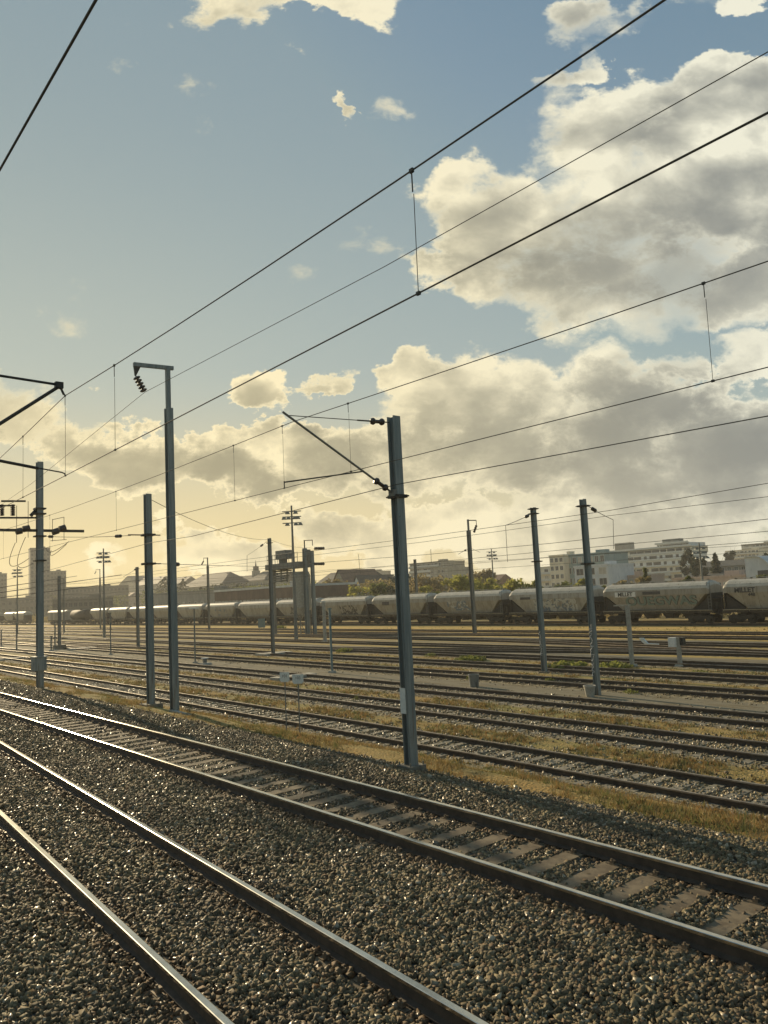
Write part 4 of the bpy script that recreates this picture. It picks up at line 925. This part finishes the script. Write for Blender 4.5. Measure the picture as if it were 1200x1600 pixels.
# lettered wagons: slot 0 (WAG[1]) and the one at the right edge (WAG[0])
w1 = WAG[1]; w0 = WAG[0]
pn = obj('panel', MB().box((-3.25, -1.445, 3.10), (2.45, .02, .52)), M_WHITE, w1)
text_on(w1, 'MILLET', .56, -3.25, 3.10, -1.462, M_GR4, bold=.022)
text_on(w0, 'MILLET', .62, -3.9, 3.15, -1.45, M_GR4, bold=.02); text_on(w0, '448', .42, -3.3, 2.72, -1.42, M_GR4, bold=.015)
def slanted(o, z, y=-1.02):
    o.rotation_euler = (R(90)+math.atan(.30), 0, 0)
# outlined letters on the sloping lower side
def yside(z): return -(1.42-(2.95-z)*.30) if z < 2.95 else -1.42
g = text_on(w1, 'OUEGWAS', 1.25, .6, 2.32, yside(2.32)-.03, M_GR3, 'graffiti', .03, 1.28); slanted(g, 2.3)
g = text_on(w1, 'OUEGWAS', 1.25, .66, 2.34, yside(2.34)-.018, M_GR4, 'graffiti', .055, 1.28); slanted(g, 2.3)
def scrawl(t, x0, x1, zc, h, ms, n=9):
    for k, m in enumerate(ms):
        mb = MB()
        for i in range(n):
            xc = x0+(x1-x0)*(i+.5)/n; pts = []; a = random.uniform(0, 6.28); zz_ = zc+random.uniform(-.2, .2)
            for q in range(7):
                a += random.uniform(-1.6, 1.6); xc += math.cos(a)*.3; zz_ = min(zc+h, max(zc-h, zz_+math.sin(a)*.3)); xc = min(x1, max(x0, xc)); pts.append(Vector((xc, yside(zz_)-.012-.006*k, zz_)))
            w_ = random.uniform(.05, .14)
            for a_, b_ in zip(pts, pts[1:]):
                d_ = (b_-a_); 
                if d_.length < .05: continue
                nrm = Vector((-d_.z, 0, d_.x)).normalized()*w_; c = [a_+nrm, b_+nrm, b_-nrm, a_-nrm]; c = [Vector((q.x, yside(q.z)-.012-.006*k-.0005*i, q.z)) for q in c]; kk = len(mb.v); mb.v += [tuple(q) for q in c]; mb.face([kk, kk+1, kk+2, kk+3])
        obj('graffiti', mb, m, t)
scrawl(WAG[2], -2.2, 3.6, 2.2, .62, (M_GR1, M_GR2, M_GR1), 12)
scrawl(WAG[3], -3.4, 1.2, 2.4, .5, (M_GR1, M_GR2), 9)
obj('patch', MB().box((-3.5, -1.43, 3.05), (1.5, .02, .28)), M_GR4, WAG[2]); obj('patch', MB().box((-.2, -1.44, 3.18), (2.0, .02, .3)), M_GR4, WAG[1])
scrawl(WAG[5], -.8, 3.4, 2.2, .6, (M_GR4,), 16); obj('patch', MB().box((-2.8, -1.43, 3.0), (1.6, .02, .5)), M_GR4, WAG[4])
scrawl(WAG[6], -2, 2, 2.3, .5, (M_GR4,), 8); scrawl(WAG[8], -2, 3, 2.3, .5, (M_GR2,), 7)
# box wagon and tank wagon beyond the end of the row
M_BOXW = mat('grey_wagon_side', wagon_paint((.30,.30,.27), (.22,.21,.18)))
t = empty('box_wagon', (-237, 73.2, .172), 'flat sided pale box wagon right of the broad mast', 'box wagon')
obj('body', MB().box((0, 0, 2.45), (16, 2.8, 2.3)), M_BOXW, t); obj('roof', MB().extrude([(-1.45,3.6),(1.45,3.6),(1.2,3.9),(.5,4.1),(-.5,4.1),(-1.2,3.9)], -8.1, 8.1), M_WAGROOF, t); obj('chassis', MB().box((0, 0, 1.12), (16.4, 2.6, .3)), M_CHASS, t)
for x in (-5.5, 5.5): o = obj('bogie', HM[2], M_BOGIE, t); o.location.x = x
for x in (-4, 0, 4): obj('door', MB().box((x, -1.43, 2.4), (2.2, .06, 2.1)), M_GALVF, t)
t = empty('tank_wagon', (-219, 73.2, .172), 'dark round ended tank wagon between the box wagon and the hopper row', 'tank wagon')
obj('tank', MB().tube([(-6,0,2.6), (-5.9,0,2.6), (-5.6,0,2.6), (5.6,0,2.6), (5.9,0,2.6), (6,0,2.6)], [.5,1.1,1.4,1.4,1.1,.5], 20), M_BOGIE, t, True); obj('chassis', MB().box((0, 0, 1.12), (12.8, 2.4, .25)), M_CHASS, t)
for x in (-4.2, 4.2): o = obj('bogie', HM[2], M_BOGIE, t); o.location.x = x
obj('dome', MB().tube([(0,0,3.9), (0,0,4.25)], .4, 12), M_BOGIE, t)

# ---------------------------------------------------------------- buildings
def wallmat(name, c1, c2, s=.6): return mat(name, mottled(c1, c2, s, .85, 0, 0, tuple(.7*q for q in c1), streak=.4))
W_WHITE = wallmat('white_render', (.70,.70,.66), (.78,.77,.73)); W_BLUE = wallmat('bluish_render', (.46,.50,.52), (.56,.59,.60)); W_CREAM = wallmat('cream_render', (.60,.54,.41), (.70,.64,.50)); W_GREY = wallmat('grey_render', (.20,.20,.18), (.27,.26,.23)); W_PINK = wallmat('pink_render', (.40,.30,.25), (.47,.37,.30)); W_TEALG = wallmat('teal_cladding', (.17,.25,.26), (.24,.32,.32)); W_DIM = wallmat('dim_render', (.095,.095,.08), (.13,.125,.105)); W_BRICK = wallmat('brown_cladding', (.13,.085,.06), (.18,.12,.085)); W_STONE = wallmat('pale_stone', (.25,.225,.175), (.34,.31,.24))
M_ROOF = mat('slate_roof', mottled((.04,.042,.04), (.075,.075,.065), 1.2, .75, 0, 0, (.12,.085,.06))); M_ROOFB = mat('brown_tile_roof', mottled((.12,.07,.045), (.17,.10,.065), 1.2, .8, 0, 0)); M_GLASS = mat('window_glass', mottled((.03,.035,.04), (.06,.065,.07), .5, .12, 0, 0)); M_GLASS2 = mat('lighter_glass', mottled((.10,.11,.115), (.16,.17,.17), .5, .15, 0, 0)); M_BLIND = mat('window_blind', mottled((.33,.31,.26), (.42,.40,.34), .8, .8, 0, 0))  # second glass is just a lighter tone, for variety among windows
M_SHUT = mat('ochre_awning', mottled((.38,.20,.09), (.48,.28,.13), 2, .8, 0, 0)); M_ROOFPALE = mat('pale_metal_roof', mottled((.40,.42,.42), (.5,.52,.51), 1, .4, .3, 0))
M_TRIM = mat('pale_trim', mottled((.5,.5,.46), (.6,.6,.55), 2, .8, 0, 0))
def building(px0, px1, pyt, Y, label, wall, storeys=3, cols=8, roof='flat', roofm=None, depth=14., rz=None, D=None, name='apartment_block', cat='building', balc=False, roofh=3., win=(1.2, 1.4), pyb=None, group=None, base=0., chim=0):
    """facade along X at distance Y (or turned by rz at distance D); outline taken from where its corners stand"""
    if D is None:
        a = onY(px0, pyt, Y); b = onY(px1, pyt, Y); w = b.x-a.x; cx = (a.x+b.x)/2; h = (a.z+b.z)/2; loc_ = (cx, Y, base); r = 0
    else:
        pm = (px0+px1)/2; d = ray(pm, 930); d.z = 0; d.normalize(); loc_ = Vector((d.x*D, d.y*D, base)); w = (px1-px0)/FPX*D*1.02
        dd = ray(pm, pyt); h = EYE.z+dd.z/math.hypot(dd.x, dd.y)*D; r = math.atan2(d.y, d.x)-math.pi/2+(rz or 0)
        w = w/max(.4, math.cos(rz or 0))-(depth*abs(math.tan(rz or 0)) if rz else 0)
    hw = h-base-(roofh if roof in ('gable', 'hip', 'gable_x') else 0)
    t = empty(name, loc_, label, cat, group, r)
    obj('wall', MB().box((0, depth/2, hw/2), (w, depth, hw)), wall, t)
    mb = MB()
    if roof == 'flat':
        for (x, y, dx, dy) in ((0, -.02, w+.3, .3), (0, depth+.02, w+.3, .3), (-w/2, depth/2, .3, depth), (w/2, depth/2, .3, depth)): mb.box((x, y, hw+.22), (dx, dy, .5))
        mb.box((w*.2, depth*.5, hw+.8), (min(4, w*.2), 3, 1.6))
    elif roof == 'hip':
        o = .5; k = len(mb.v); i = min(w/2-.5, depth*.42); mb.v += [(-w/2-o,-o,hw),(w/2+o,-o,hw),(w/2+o,depth+o,hw),(-w/2-o,depth+o,hw),(-w/2+i,depth*.5,hw+roofh),(w/2-i,depth*.5,hw+roofh)]
        for f in ((0,1,5,4),(1,2,5),(2,3,4,5),(3,0,4),(3,2,1,0)): mb.face([k+q for q in f])
    elif roof == 'gable':   # ridge along x
        o = .5; k = len(mb.v); mb.v += [(-w/2-o,-o,hw),(w/2+o,-o,hw),(w/2+o,depth+o,hw),(-w/2-o,depth+o,hw),(-w/2-o,depth*.5,hw+roofh),(w/2+o,depth*.5,hw+roofh)]
        for f in ((0,1,5,4),(1,2,5),(2,3,4,5),(3,0,4),(3,2,1,0)): mb.face([k+q for q in f])
    elif roof == 'gable_x':   # gable faces the viewer
        o = .4; k = len(mb.v); mb.v += [(-w/2-o,-o,hw),(w/2+o,-o,hw),(0,-o,hw+roofh),(-w/2-o,depth+o,hw),(w/2+o,depth+o,hw),(0,depth+o,hw+roofh)]
        for f in ((0,2,5,3),(1,4,5,2),(0,3,4,1),(3,5,4)): mb.face([k+q for q in f])
        gb = MB(); gb.rings([[(-w/2,-.0,hw),(w/2,-.0,hw),(0,-.0,hw+roofh*.94)], [(-w/2,.3,hw),(w/2,.3,hw),(0,.3,hw+roofh*.94)]]); obj('gable', gb, wall, t)
    rf = obj('roof', mb, roofm or (wall if roof == 'flat' else M_ROOF), t)
    for i in range(chim): obj('chimney', MB().box((-w*.3+i*w*.6/max(1, chim-1 or 1), depth*.45, hw+roofh*.75), (1.0, 1.0, 2.6)), W_STONE, rf)
    sh = hw/storeys; n = 0
    f0 = {}
    for s_ in range(storeys):
        for c_ in range(cols):
            if n >= 98: break
            zc = sh*(s_+.52); 
            if zc+base < 1.5: continue
            x = -w/2+w*(c_+.5)/cols; ww = min(win[0], w/cols*.62)*(1.7 if balc and c_ % 3 == 1 else 1); vr = random.choice((0, 0, 0, 1, 2)); key = (round(ww, 2), vr)
            if key not in f0:
                mb = MB(); hh = min(win[1], sh*.6)
                mb.box((0, -.03, hh/2+.05), (ww+.16, .10, .1)); mb.box((0, -.03, -hh/2-.05), (ww+.16, .14, .1)); mb.box((-ww/2-.04, -.03, 0), (.08, .10, hh)); mb.box((ww/2+.04, -.03, 0), (.08, .10, hh)); mb.box((0, -.02, 0), (.06, .06, hh), 0)
                mb.box((0, -.008, 0), (ww, .02, hh), 1); f0[key] = obj('window', mb, [M_TRIM if D is None else wall, (M_GLASS, M_GLASS2, M_BLIND)[vr if D is None else 0]], t); f0[key].location = (x, 0, zc)
            else: o = f0[key].copy(); COL.objects.link(o); o.parent = t; o.location = (x, 0, zc)
            n += 1
        if balc and s_ > 0: obj('balcony', MB().box((0, -.75, sh*s_+.1), (w*.94, 1.5, .22)).box((0, -1.47, sh*s_+.62), (w*.94, .08, .95)), M_TRIM, t)
    return t
# --- right: white blocks on the rise
building(836, 895, 886, 290, 'cream apartment block with white balconies left of the blue white villa', W_CREAM, 4, 5, balc=True)
building(897, 950, 885, 200, 'bluish white villa block with a dark window behind the right leaning mast', W_BLUE, 3, 3, win=(3., 2.))
building(876, 945, 867, 225, 'block topped by a storey of teal glass', W_TEALG, 4, 8, win=(2.2, 2.))
building(858, 880, 869, 222, 'small sunlit cream block beside the teal glass storey', W_CREAM, 5, 3)
# terraced apartments, each set back further
def terraces():
    Y = 330; steps = [(934,1066,897,0,W_CREAM),(936,1068,887,3,W_CREAM),(938,1072,877,6,W_WHITE),(944,1078,867,9,W_WHITE),(950,1080,858,12,W_CREAM),(1026,1076,849,15,W_BLUE)]
    a = onY(1005, 900, Y); t = empty('terraced_apartments', (a.x, Y, 0), 'large white apartment building stepped back in terraces', 'building')
    for i, (p0, p1, py, dy, wm) in enumerate(steps):
        l = onY(p0, py, Y+dy); r = onY(p1, py, Y+dy); w = r.x-l.x; cx = (l.x+r.x)/2-a.x; h = (l.z+r.z)/2
        z0 = 0 if i == 0 else zprev-.3
        obj('storey', MB().box((cx, dy+8+.0*i, (h+z0)/2), (w, 16, h-z0)), wm, t)
        pr = obj('parapet', MB().box((cx, dy-.6, h+.05), (w+.8, 1.3, .3)).box((cx, dy-1.18, h+.42), (w+.8, .1, .55)), M_TRIM, t)
        hh = (h-z0)*.5 if i else 2.; zc = h-(h-z0)*.5 if i else h-2.2
        n = 11
        for c_ in range(n):
            ww = w/n*random.choice((.35, .7, .92, .92)); obj('window', MB().box((cx-w/2+w*(c_+.5)/n, dy-.02, zc), (ww, .08, min(2.1, hh)), 1).box((cx-w/2+w*(c_+.5)/n, dy-.05, zc+min(2.1, hh)/2+.05), (ww+.2, .16, .1), 0), [M_TRIM, M_GLASS], t)
        zprev = h
    # two lower levels with deep shadowed loggias
    for py in (901, 909):
        l = onY(960, py, Y-2); r = onY(1048, py, Y-2); obj('balcony', MB().box(((l.x+r.x)/2-a.x, -1.0, (l.z+r.z)/2), (r.x-l.x, 2.2, .35)).box(((l.x+r.x)/2-a.x, -2.05, (l.z+r.z)/2+.5), (r.x-l.x, .1, .8)), M_TRIM, t)
    for px, py in ((1038, 846), (962, 852)):
        q = onY(px, py, Y+14); obj('penthouse', MB().box((q.x-a.x, 22, (q.z+zprev)/2-.5), (9, 4, max(2.5, q.z-zprev+3.5))), W_GREY, t)
terraces()
building(938, 1000, 902, 210, 'low reddish building in front of the terraces', W_PINK, 2, 7, 'flat')
building(1066, 1168, 892, 205, 'long low building with ochre awnings and a pale base, upper one', W_STONE, 3, 12, 'gable', M_ROOF, roofh=1.5)
building(1070, 1166, 876, 245, 'long grey roofed building behind the ochre awnings', W_GREY, 4, 9, 'gable', M_ROOF, roofh=2)
t = building(1050, 1164, 903, 190, 'low pink building with a row of ochre bays', W_PINK, 1, 10, 'flat', win=(2.4, 1.6), name='low_building')
building(1133, 1186, 860, 520, 'cream apartment block on the far rise at the right', W_CREAM, 8, 9, balc=True, depth=20)
building(1158, 1204, 850, 580, 'upper pale block with roof terraces at the far right', W_STONE, 9, 8, balc=True, depth=20)
# curved pale end wall at the right edge
a = onY(1180, 900, 165); t = empty('barrel_roofed_hall', (a.x, 165, 0), 'pale hall with a curved roof at the right edge', 'building'); prof = []
l = onY(1164, 880, 165).x-a.x; zt_ = onY(1175, 870, 165).z
pts = [(l, 0), (l+7.5, 0)]+[(l+7.5*(1-i/10.), 2+(zt_-2)*math.sin(math.pi/2*min(1, i/7.))) for i in range(0, 11)]
obj('wall', MB().rings([[(x, y, z) for x, z in pts] for y in (0, 18)]), W_BLUE, t)
obj('roof', MB().rings([[(x+.2, y, z+.15) for x, z in pts[2:]]+[(x, y, z) for x, z in reversed(pts[2:])] for y in (-.4, 18.4)]), M_ROOFPALE, t)
obj('window', MB().box((l+4.5, -.03, 4.5), (4, .08, 2)), M_GLASS, t)
# --- middle
building(640, 690, 880, 260, 'stepped apartment block behind the trees left of the hook topped mast', W_STONE, 8, 9, balc=True, depth=16)
building(672, 700, 889, 250, 'lower wing of the stepped apartment block', W_STONE, 6, 5, depth=14)
building(565, 586, 894, 330, 'small far tower block right of the gabled house', W_STONE, 8, 5, depth=14)
building(492, 556, 893, 150, 'long house with a slate roof and pale dormers', W_STONE, 3, 9, 'gable', M_ROOF, roofh=4)
building(518, 540, 890, 140, 'gabled stone house right of the gantry', W_STONE, 3, 3, 'gable_x', M_ROOFB, roofh=5)
building(552, 562, 899, 138, 'narrow white gabled house catching the light', W_WHITE, 3, 1, 'gable_x', M_ROOF, roofh=3)
building(600, 660, 905, 200, 'dark roofed villa among the trees', W_GREY, 2, 5, 'hip', M_ROOF, roofh=6)
building(700, 770, 900, 220, 'long brown roofed row behind the bushes', W_GREY, 3, 8, 'gable', M_ROOFB, roofh=4)
# brown shed with a pale roof edge
building(335, 470, 921, 96, 'long brown clad goods shed behind the wagons', W_BRICK, 1, 22, 'flat', M_ROOFPALE, depth=16, win=(1.0, 1.6), name='goods_shed')
building(240, 352, 926, 112, 'low dark shed joining the brown goods shed', W_GREY, 1, 12, 'flat', M_GALVF, depth=14, name='goods_shed')
building(283, 345, 896, 190, 'large house with a broad hipped slate roof', W_STONE, 3, 8, 'hip', M_ROOF, roofh=7, depth=20, chim=2)
building(340, 432, 898, 215, 'long grey roofed manor wing right of the hipped roof', W_STONE, 3, 12, 'gable', M_ROOF, roofh=5, depth=18, chim=3)
building(384, 412, 893, 205, 'manor centre block crowned by a small turret', W_STONE, 4, 4, 'hip', M_ROOF, roofh=5, depth=14)
a = onY(400, 893, 212); zt_ = onY(400, 875, 212).z; t = empty('church_turret', (a.x, 212, 0), 'small turret with a spike above the manor roofs', 'turret')
obj('tower', MB().box((0, 0, a.z/2), (3.2, 3.2, a.z+1)), W_STONE, t); obj('lantern', MB().box((0, 0, a.z+1.4), (2.2, 2.2, 2.6)), M_ROOF, t); obj('spire', MB().tube([(0,0,a.z+2.5), (0,0,zt_)], [.5, .05], 8), M_ROOF, t)
building(246, 284, 903, 235, 'gabled house left of the broad hipped roof', W_GREY, 3, 5, 'gable', M_ROOF, roofh=5, chim=2)
building(186, 214, 900, 260, 'pair of pale gabled houses, left one', W_STONE, 4, 4, 'gable_x', M_ROOF, roofh=7)
building(212, 246, 902, 250, 'pair of pale gabled houses, right one', W_STONE, 4, 5, 'gable', M_ROOF, roofh=6, chim=2)
building(165, 200, 927, 190, 'small brown house before the gabled pair', W_PINK, 2, 4, 'hip', M_ROOFB, roofh=3)
# --- left: slabs against the glow
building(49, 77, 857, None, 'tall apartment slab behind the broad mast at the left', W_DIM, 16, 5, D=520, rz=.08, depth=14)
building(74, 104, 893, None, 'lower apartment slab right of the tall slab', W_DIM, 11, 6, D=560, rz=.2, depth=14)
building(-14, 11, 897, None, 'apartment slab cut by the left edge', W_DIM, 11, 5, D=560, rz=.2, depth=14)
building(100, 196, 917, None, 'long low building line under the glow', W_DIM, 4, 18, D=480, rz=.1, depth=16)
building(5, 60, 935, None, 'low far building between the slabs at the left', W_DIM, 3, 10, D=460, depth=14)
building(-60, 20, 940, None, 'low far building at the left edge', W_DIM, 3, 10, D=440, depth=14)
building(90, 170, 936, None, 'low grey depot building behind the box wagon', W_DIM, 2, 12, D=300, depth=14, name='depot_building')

# ---------------------------------------------------------------- trees
def seethrough(N, col, k=.45):
    pb = N.n['Principled BSDF']; tr = N.n.new('ShaderNodeBsdfTranslucent'); N.put(tr.inputs[0], col); mx = N.n.new('ShaderNodeMixShader'); mx.inputs[0].default_value = k
    N.l.new(pb.outputs[0], mx.inputs[1]); N.l.new(tr.outputs[0], mx.inputs[2]); N.l.new(mx.outputs[0], N.n['Material Output'].inputs['Surface'])
def leafmat(name, a, b, c): 
    def fn(N, bs):
        at = N.n.new('ShaderNodeAttribute'); at.attribute_name = 'tint'; at.attribute_type = 'GEOMETRY'; t = N.sep(at.outputs['Color'])
        col = N.mix(t[0], a, b); col = N.mix(N.ss(t[1], .75, 1.), col, c); N.put(bs.inputs['Base Color'], col); bs.inputs['Roughness'].default_value = .85; seethrough(N, col, .5 if 'conifer' not in name else .2)
    return mat(name, fn)
L_YG = leafmat('spring_leaf', (.24,.245,.05), (.36,.34,.08), (.42,.38,.11)); L_DK = leafmat('conifer_needle', (.028,.04,.022), (.045,.06,.03), (.06,.07,.035)); L_BR = leafmat('budding_twig', (.20,.17,.08), (.27,.21,.10), (.32,.26,.12)); L_MG = leafmat('mid_green_leaf', (.09,.11,.03), (.13,.145,.04), (.17,.18,.06))
M_BARK = mat('bark', mottled((.06,.05,.04), (.10,.085,.065), 3, .9, 0, .2))
def tree(px0, px1, pyt, Y, label, leaf, kind='round', n=1500, ls=.38, name='leafy_tree', group='trees behind the wagons', bare=.0):
    a = onY(px0, pyt, Y); b = onY(px1, pyt, Y); w = (b.x-a.x); cx = (a.x+b.x)/2; h = max(3., (a.z+b.z)/2)
    t = empty(name, (cx, Y, 0), label, 'tree', group)
    mb = MB(); mb.tube([(0,0,-.2), (.1,0,h*.3), (0,.1,h*.62), (.05,0,h*.9)], [.045*h**.8+.05, .035*h**.8+.04, .05, .02], 7)
    for i in range(9):
        a_ = random.uniform(0, 6.28); z0 = h*random.uniform(.2, .6); q = w*random.uniform(.2, .42); mb.tube([(0,0,z0), (math.cos(a_)*q*.5, math.sin(a_)*q*.5, z0+h*.14), (math.cos(a_)*q, math.sin(a_)*q, z0+h*random.uniform(.22,.36))], [.08,.05,.02], 5)
    obj('trunk', mb, M_BARK, t)
    if kind == 'cone':
        z = h*(1-rng.random(n)**.6)*.0+h*rng.uniform(.12, 1, n); r = w/2*(1-(z/h))**.8*(.75+.35*np.sin(z*3.1))*rng.uniform(.35, 1, n)**.5; an = rng.uniform(0, 6.283, n); P = np.c_[r*np.cos(an), r*np.sin(an), z-.12*r]
        tin = np.repeat(rng.random((n, 1)), 3, 1)
    else:
        K = max(12, int(n/60)); an = rng.uniform(0, 6.283, K); rr = rng.uniform(0, 1, K)**.5*w*.40; zc = h*rng.uniform(.30, .90, K) if kind == 'round' else h*rng.uniform(.12, .85, K)
        lim = np.sqrt(np.clip(1-((zc/h-.5)/.55)**2, .12, 1)); C = np.c_[rr*np.cos(an)*lim, rr*np.sin(an)*lim*.8, zc]; cr = w*rng.uniform(.07, .17, K)
        idx = rng.integers(0, K, n); d = rng.normal(size=(n, 3)); d /= np.linalg.norm(d, axis=1)[:, None]; P = C[idx]+d*(cr[idx]*rng.uniform(.4, 1.1, n))[:, None]*[1, 1, .8]; P[:, 2] = np.minimum(P[:, 2], h*1.0)
        tin = np.c_[np.clip(rng.random(K)[idx]*.7+rng.random(n)*.3, 0, 1), rng.random(n), rng.random(n)]
    s = ls*rng.uniform(.5, 1.3, n); u = rng.normal(size=(n, 3)); u /= np.linalg.norm(u, axis=1)[:, None]; v = np.cross(u, rng.normal(size=(n, 3))); v /= np.linalg.norm(v, axis=1)[:, None]
    V = np.stack([P-u*s[:, None], P+v*s[:, None]*.55, P+u*s[:, None], P-v*s[:, None]*.55], 1).reshape(-1, 3); Fc = np.arange(4*n).reshape(n, 4)
    bulk('crown', V, Fc, leaf, tin, t); return t
TR = [(560,640,905,112,L_BR,'round','brown budding tree right of the gabled house'),(545,580,912,100,L_YG,'bush','small yellow bush before the white gabled house'),(575,612,908,104,L_MG,'round','olive tree left of the nearest mast'),(596,622,914,98,L_DK,'round','dark shrub beside the olive tree'),(480,520,905,118,L_YG,'bush','yellow shrub hidden behind the gantry'),(505,540,902,112,L_BR,'round','brown rounded tree before the gabled stone house'),
 (640,700,896,115,L_BR,'round','tall brown budding tree left of the hook topped mast'),(600,650,899,126,L_DK,'round','dark roofed clump of ivy trees behind the nearest mast'),(686,742,899,104,L_YG,'round','bright yellow green tree by the hook topped mast'),(655,690,908,98,L_YG,'bush','yellow green bush at the foot of the brown tree'),(735,785,902,112,L_YG,'round','yellow green tree right of the hook topped mast'),(770,826,905,98,L_YG,'round','round yellow green bush before the cream block'),(790,832,914,96,L_MG,'bush','dark green bush above the wagon gap'),(728,776,888,150,L_BR,'round','bare brown tree reaching above the bushes'),
 (820,850,905,98,L_YG,'round','yellow bush before the cream balconies'),(895,925,898,110,L_YG,'round','upright yellow green shrub before the bluish villa'),(850,900,908,102,L_MG,'bush','low green hedge left of the bluish villa'),(925,960,911,100,L_MG,'bush','low green hedge right of the right leaning mast'),(955,1000,904,104,L_BR,'bush','brown scrub before the terraced apartments'),(985,1030,898,110,L_BR,'round','olive brown tree under the terraces'),(1000,1015,888,112,L_MG,'cone','slim poplar before the terraces'),(1055,1085,896,106,L_MG,'round','greenish tree left of the low pink building'),
 (1076,1108,868,200,L_DK,'round','dark cedar left of the distant right tower'),(1100,1134,866,210,L_DK,'cone','dark pine right of the distant right tower'),(1060,1092,856,230,L_DK,'round','umbrella pine rising beside the terraced apartments'),(1176,1215,862,190,L_DK,'round','dark evergreen at the right edge'),(1170,1215,893,88,L_MG,'bush','moss green bank bush at the right edge'),(1130,1150,847,340,L_DK,'round','dark tree on top of the far cream block'),
 (238,278,902,170,L_DK,'cone','tall dark conifer left of the tallest mast'),(272,300,905,172,L_DK,'cone','dark conifer behind the tallest mast'),(300,328,918,150,L_DK,'cone','small dark fir before the hipped house'),(325,385,913,160,L_DK,'bush','dark evergreen hedge before the manor'),(365,440,916,150,L_MG,'bush','mid green hedge before the manor wing'),(226,250,918,165,L_MG,'bush','green shrub beside the gabled pair'),(100,170,929,None,L_MG,'bush','dim hedge under the long low building'),(440,500,908,135,L_MG,'bush','green bank behind the gantry'),
 (150,190,932,150,L_MG,'bush','dim green bush before the small brown house'),(270,330,922,140,L_MG,'bush','green scrub before the hipped house')]
for (p0, p1, py, Y, lf, kd, lab) in TR:
    if Y is None: Y = 165
    wpx = p1-p0; big = max(500, min(2600, int(wpx*34))); ls = max(.28, Y/105*.34)
    tree(p0, p1, py, Y, lab, lf, kd, big, ls, 'conifer_tree' if kd == 'cone' else ('bush' if kd == 'bush' else 'leafy_tree'))
def wood_strip(x0, x1, Y, h, label, leaf, n):
    x = rng.uniform(x0, x1, n); y = Y+rng.uniform(0, 8, n); z = rng.uniform(0, 1, n)*h*(.6+.25*np.sin(x*.11)+.2*np.sin(x*.37+2)); P = np.c_[x, y, z]; s = .5*rng.uniform(.5, 1.3, n)*Y/120; u = rng.normal(size=(n, 3)); u /= np.linalg.norm(u, axis=1)[:, None]; v = np.cross(u, rng.normal(size=(n, 3))); v /= np.linalg.norm(v, axis=1)[:, None]
    V = np.stack([P-u*s[:, None], P+v*s[:, None]*.6, P+u*s[:, None], P-v*s[:, None]*.6], 1).reshape(-1, 3); tin = np.c_[np.clip(.5+.5*np.sin(x*.2), 0, 1), rng.random(n), rng.random(n)]
    tag(bulk('thicket', V, np.arange(4*n).reshape(n, 4), leaf, tin), label, 'thicket', kind='stuff')
wood_strip(-420, 90, 84, 3.2, 'low tangled scrub running behind the wagons', L_BR, 26000)
wood_strip(-900, -150, 230, 7.5, 'dim distant tree line at the left', L_MG, 14000)
print('objects', len(bpy.data.objects))
mh = bpy.data.materials.new('haze_air'); mh.use_nodes = True; nt = mh.node_tree; nt.nodes.clear()
ho = nt.nodes.new('ShaderNodeOutputMaterial'); pv = nt.nodes.new('ShaderNodeVolumePrincipled'); nt.links.new(pv.outputs[0], ho.inputs['Volume'])
pv.inputs['Color'].default_value = (.93, .92, .86, 1); pv.inputs['Density'].default_value = .00034; pv.inputs['Anisotropy'].default_value = .3
hz = obj('haze', MB().box((-250, 350, 29.), (1500, 1500, 62.)), mh); tag(hz, 'thin warm evening haze over the yard', 'haze', kind='stuff')
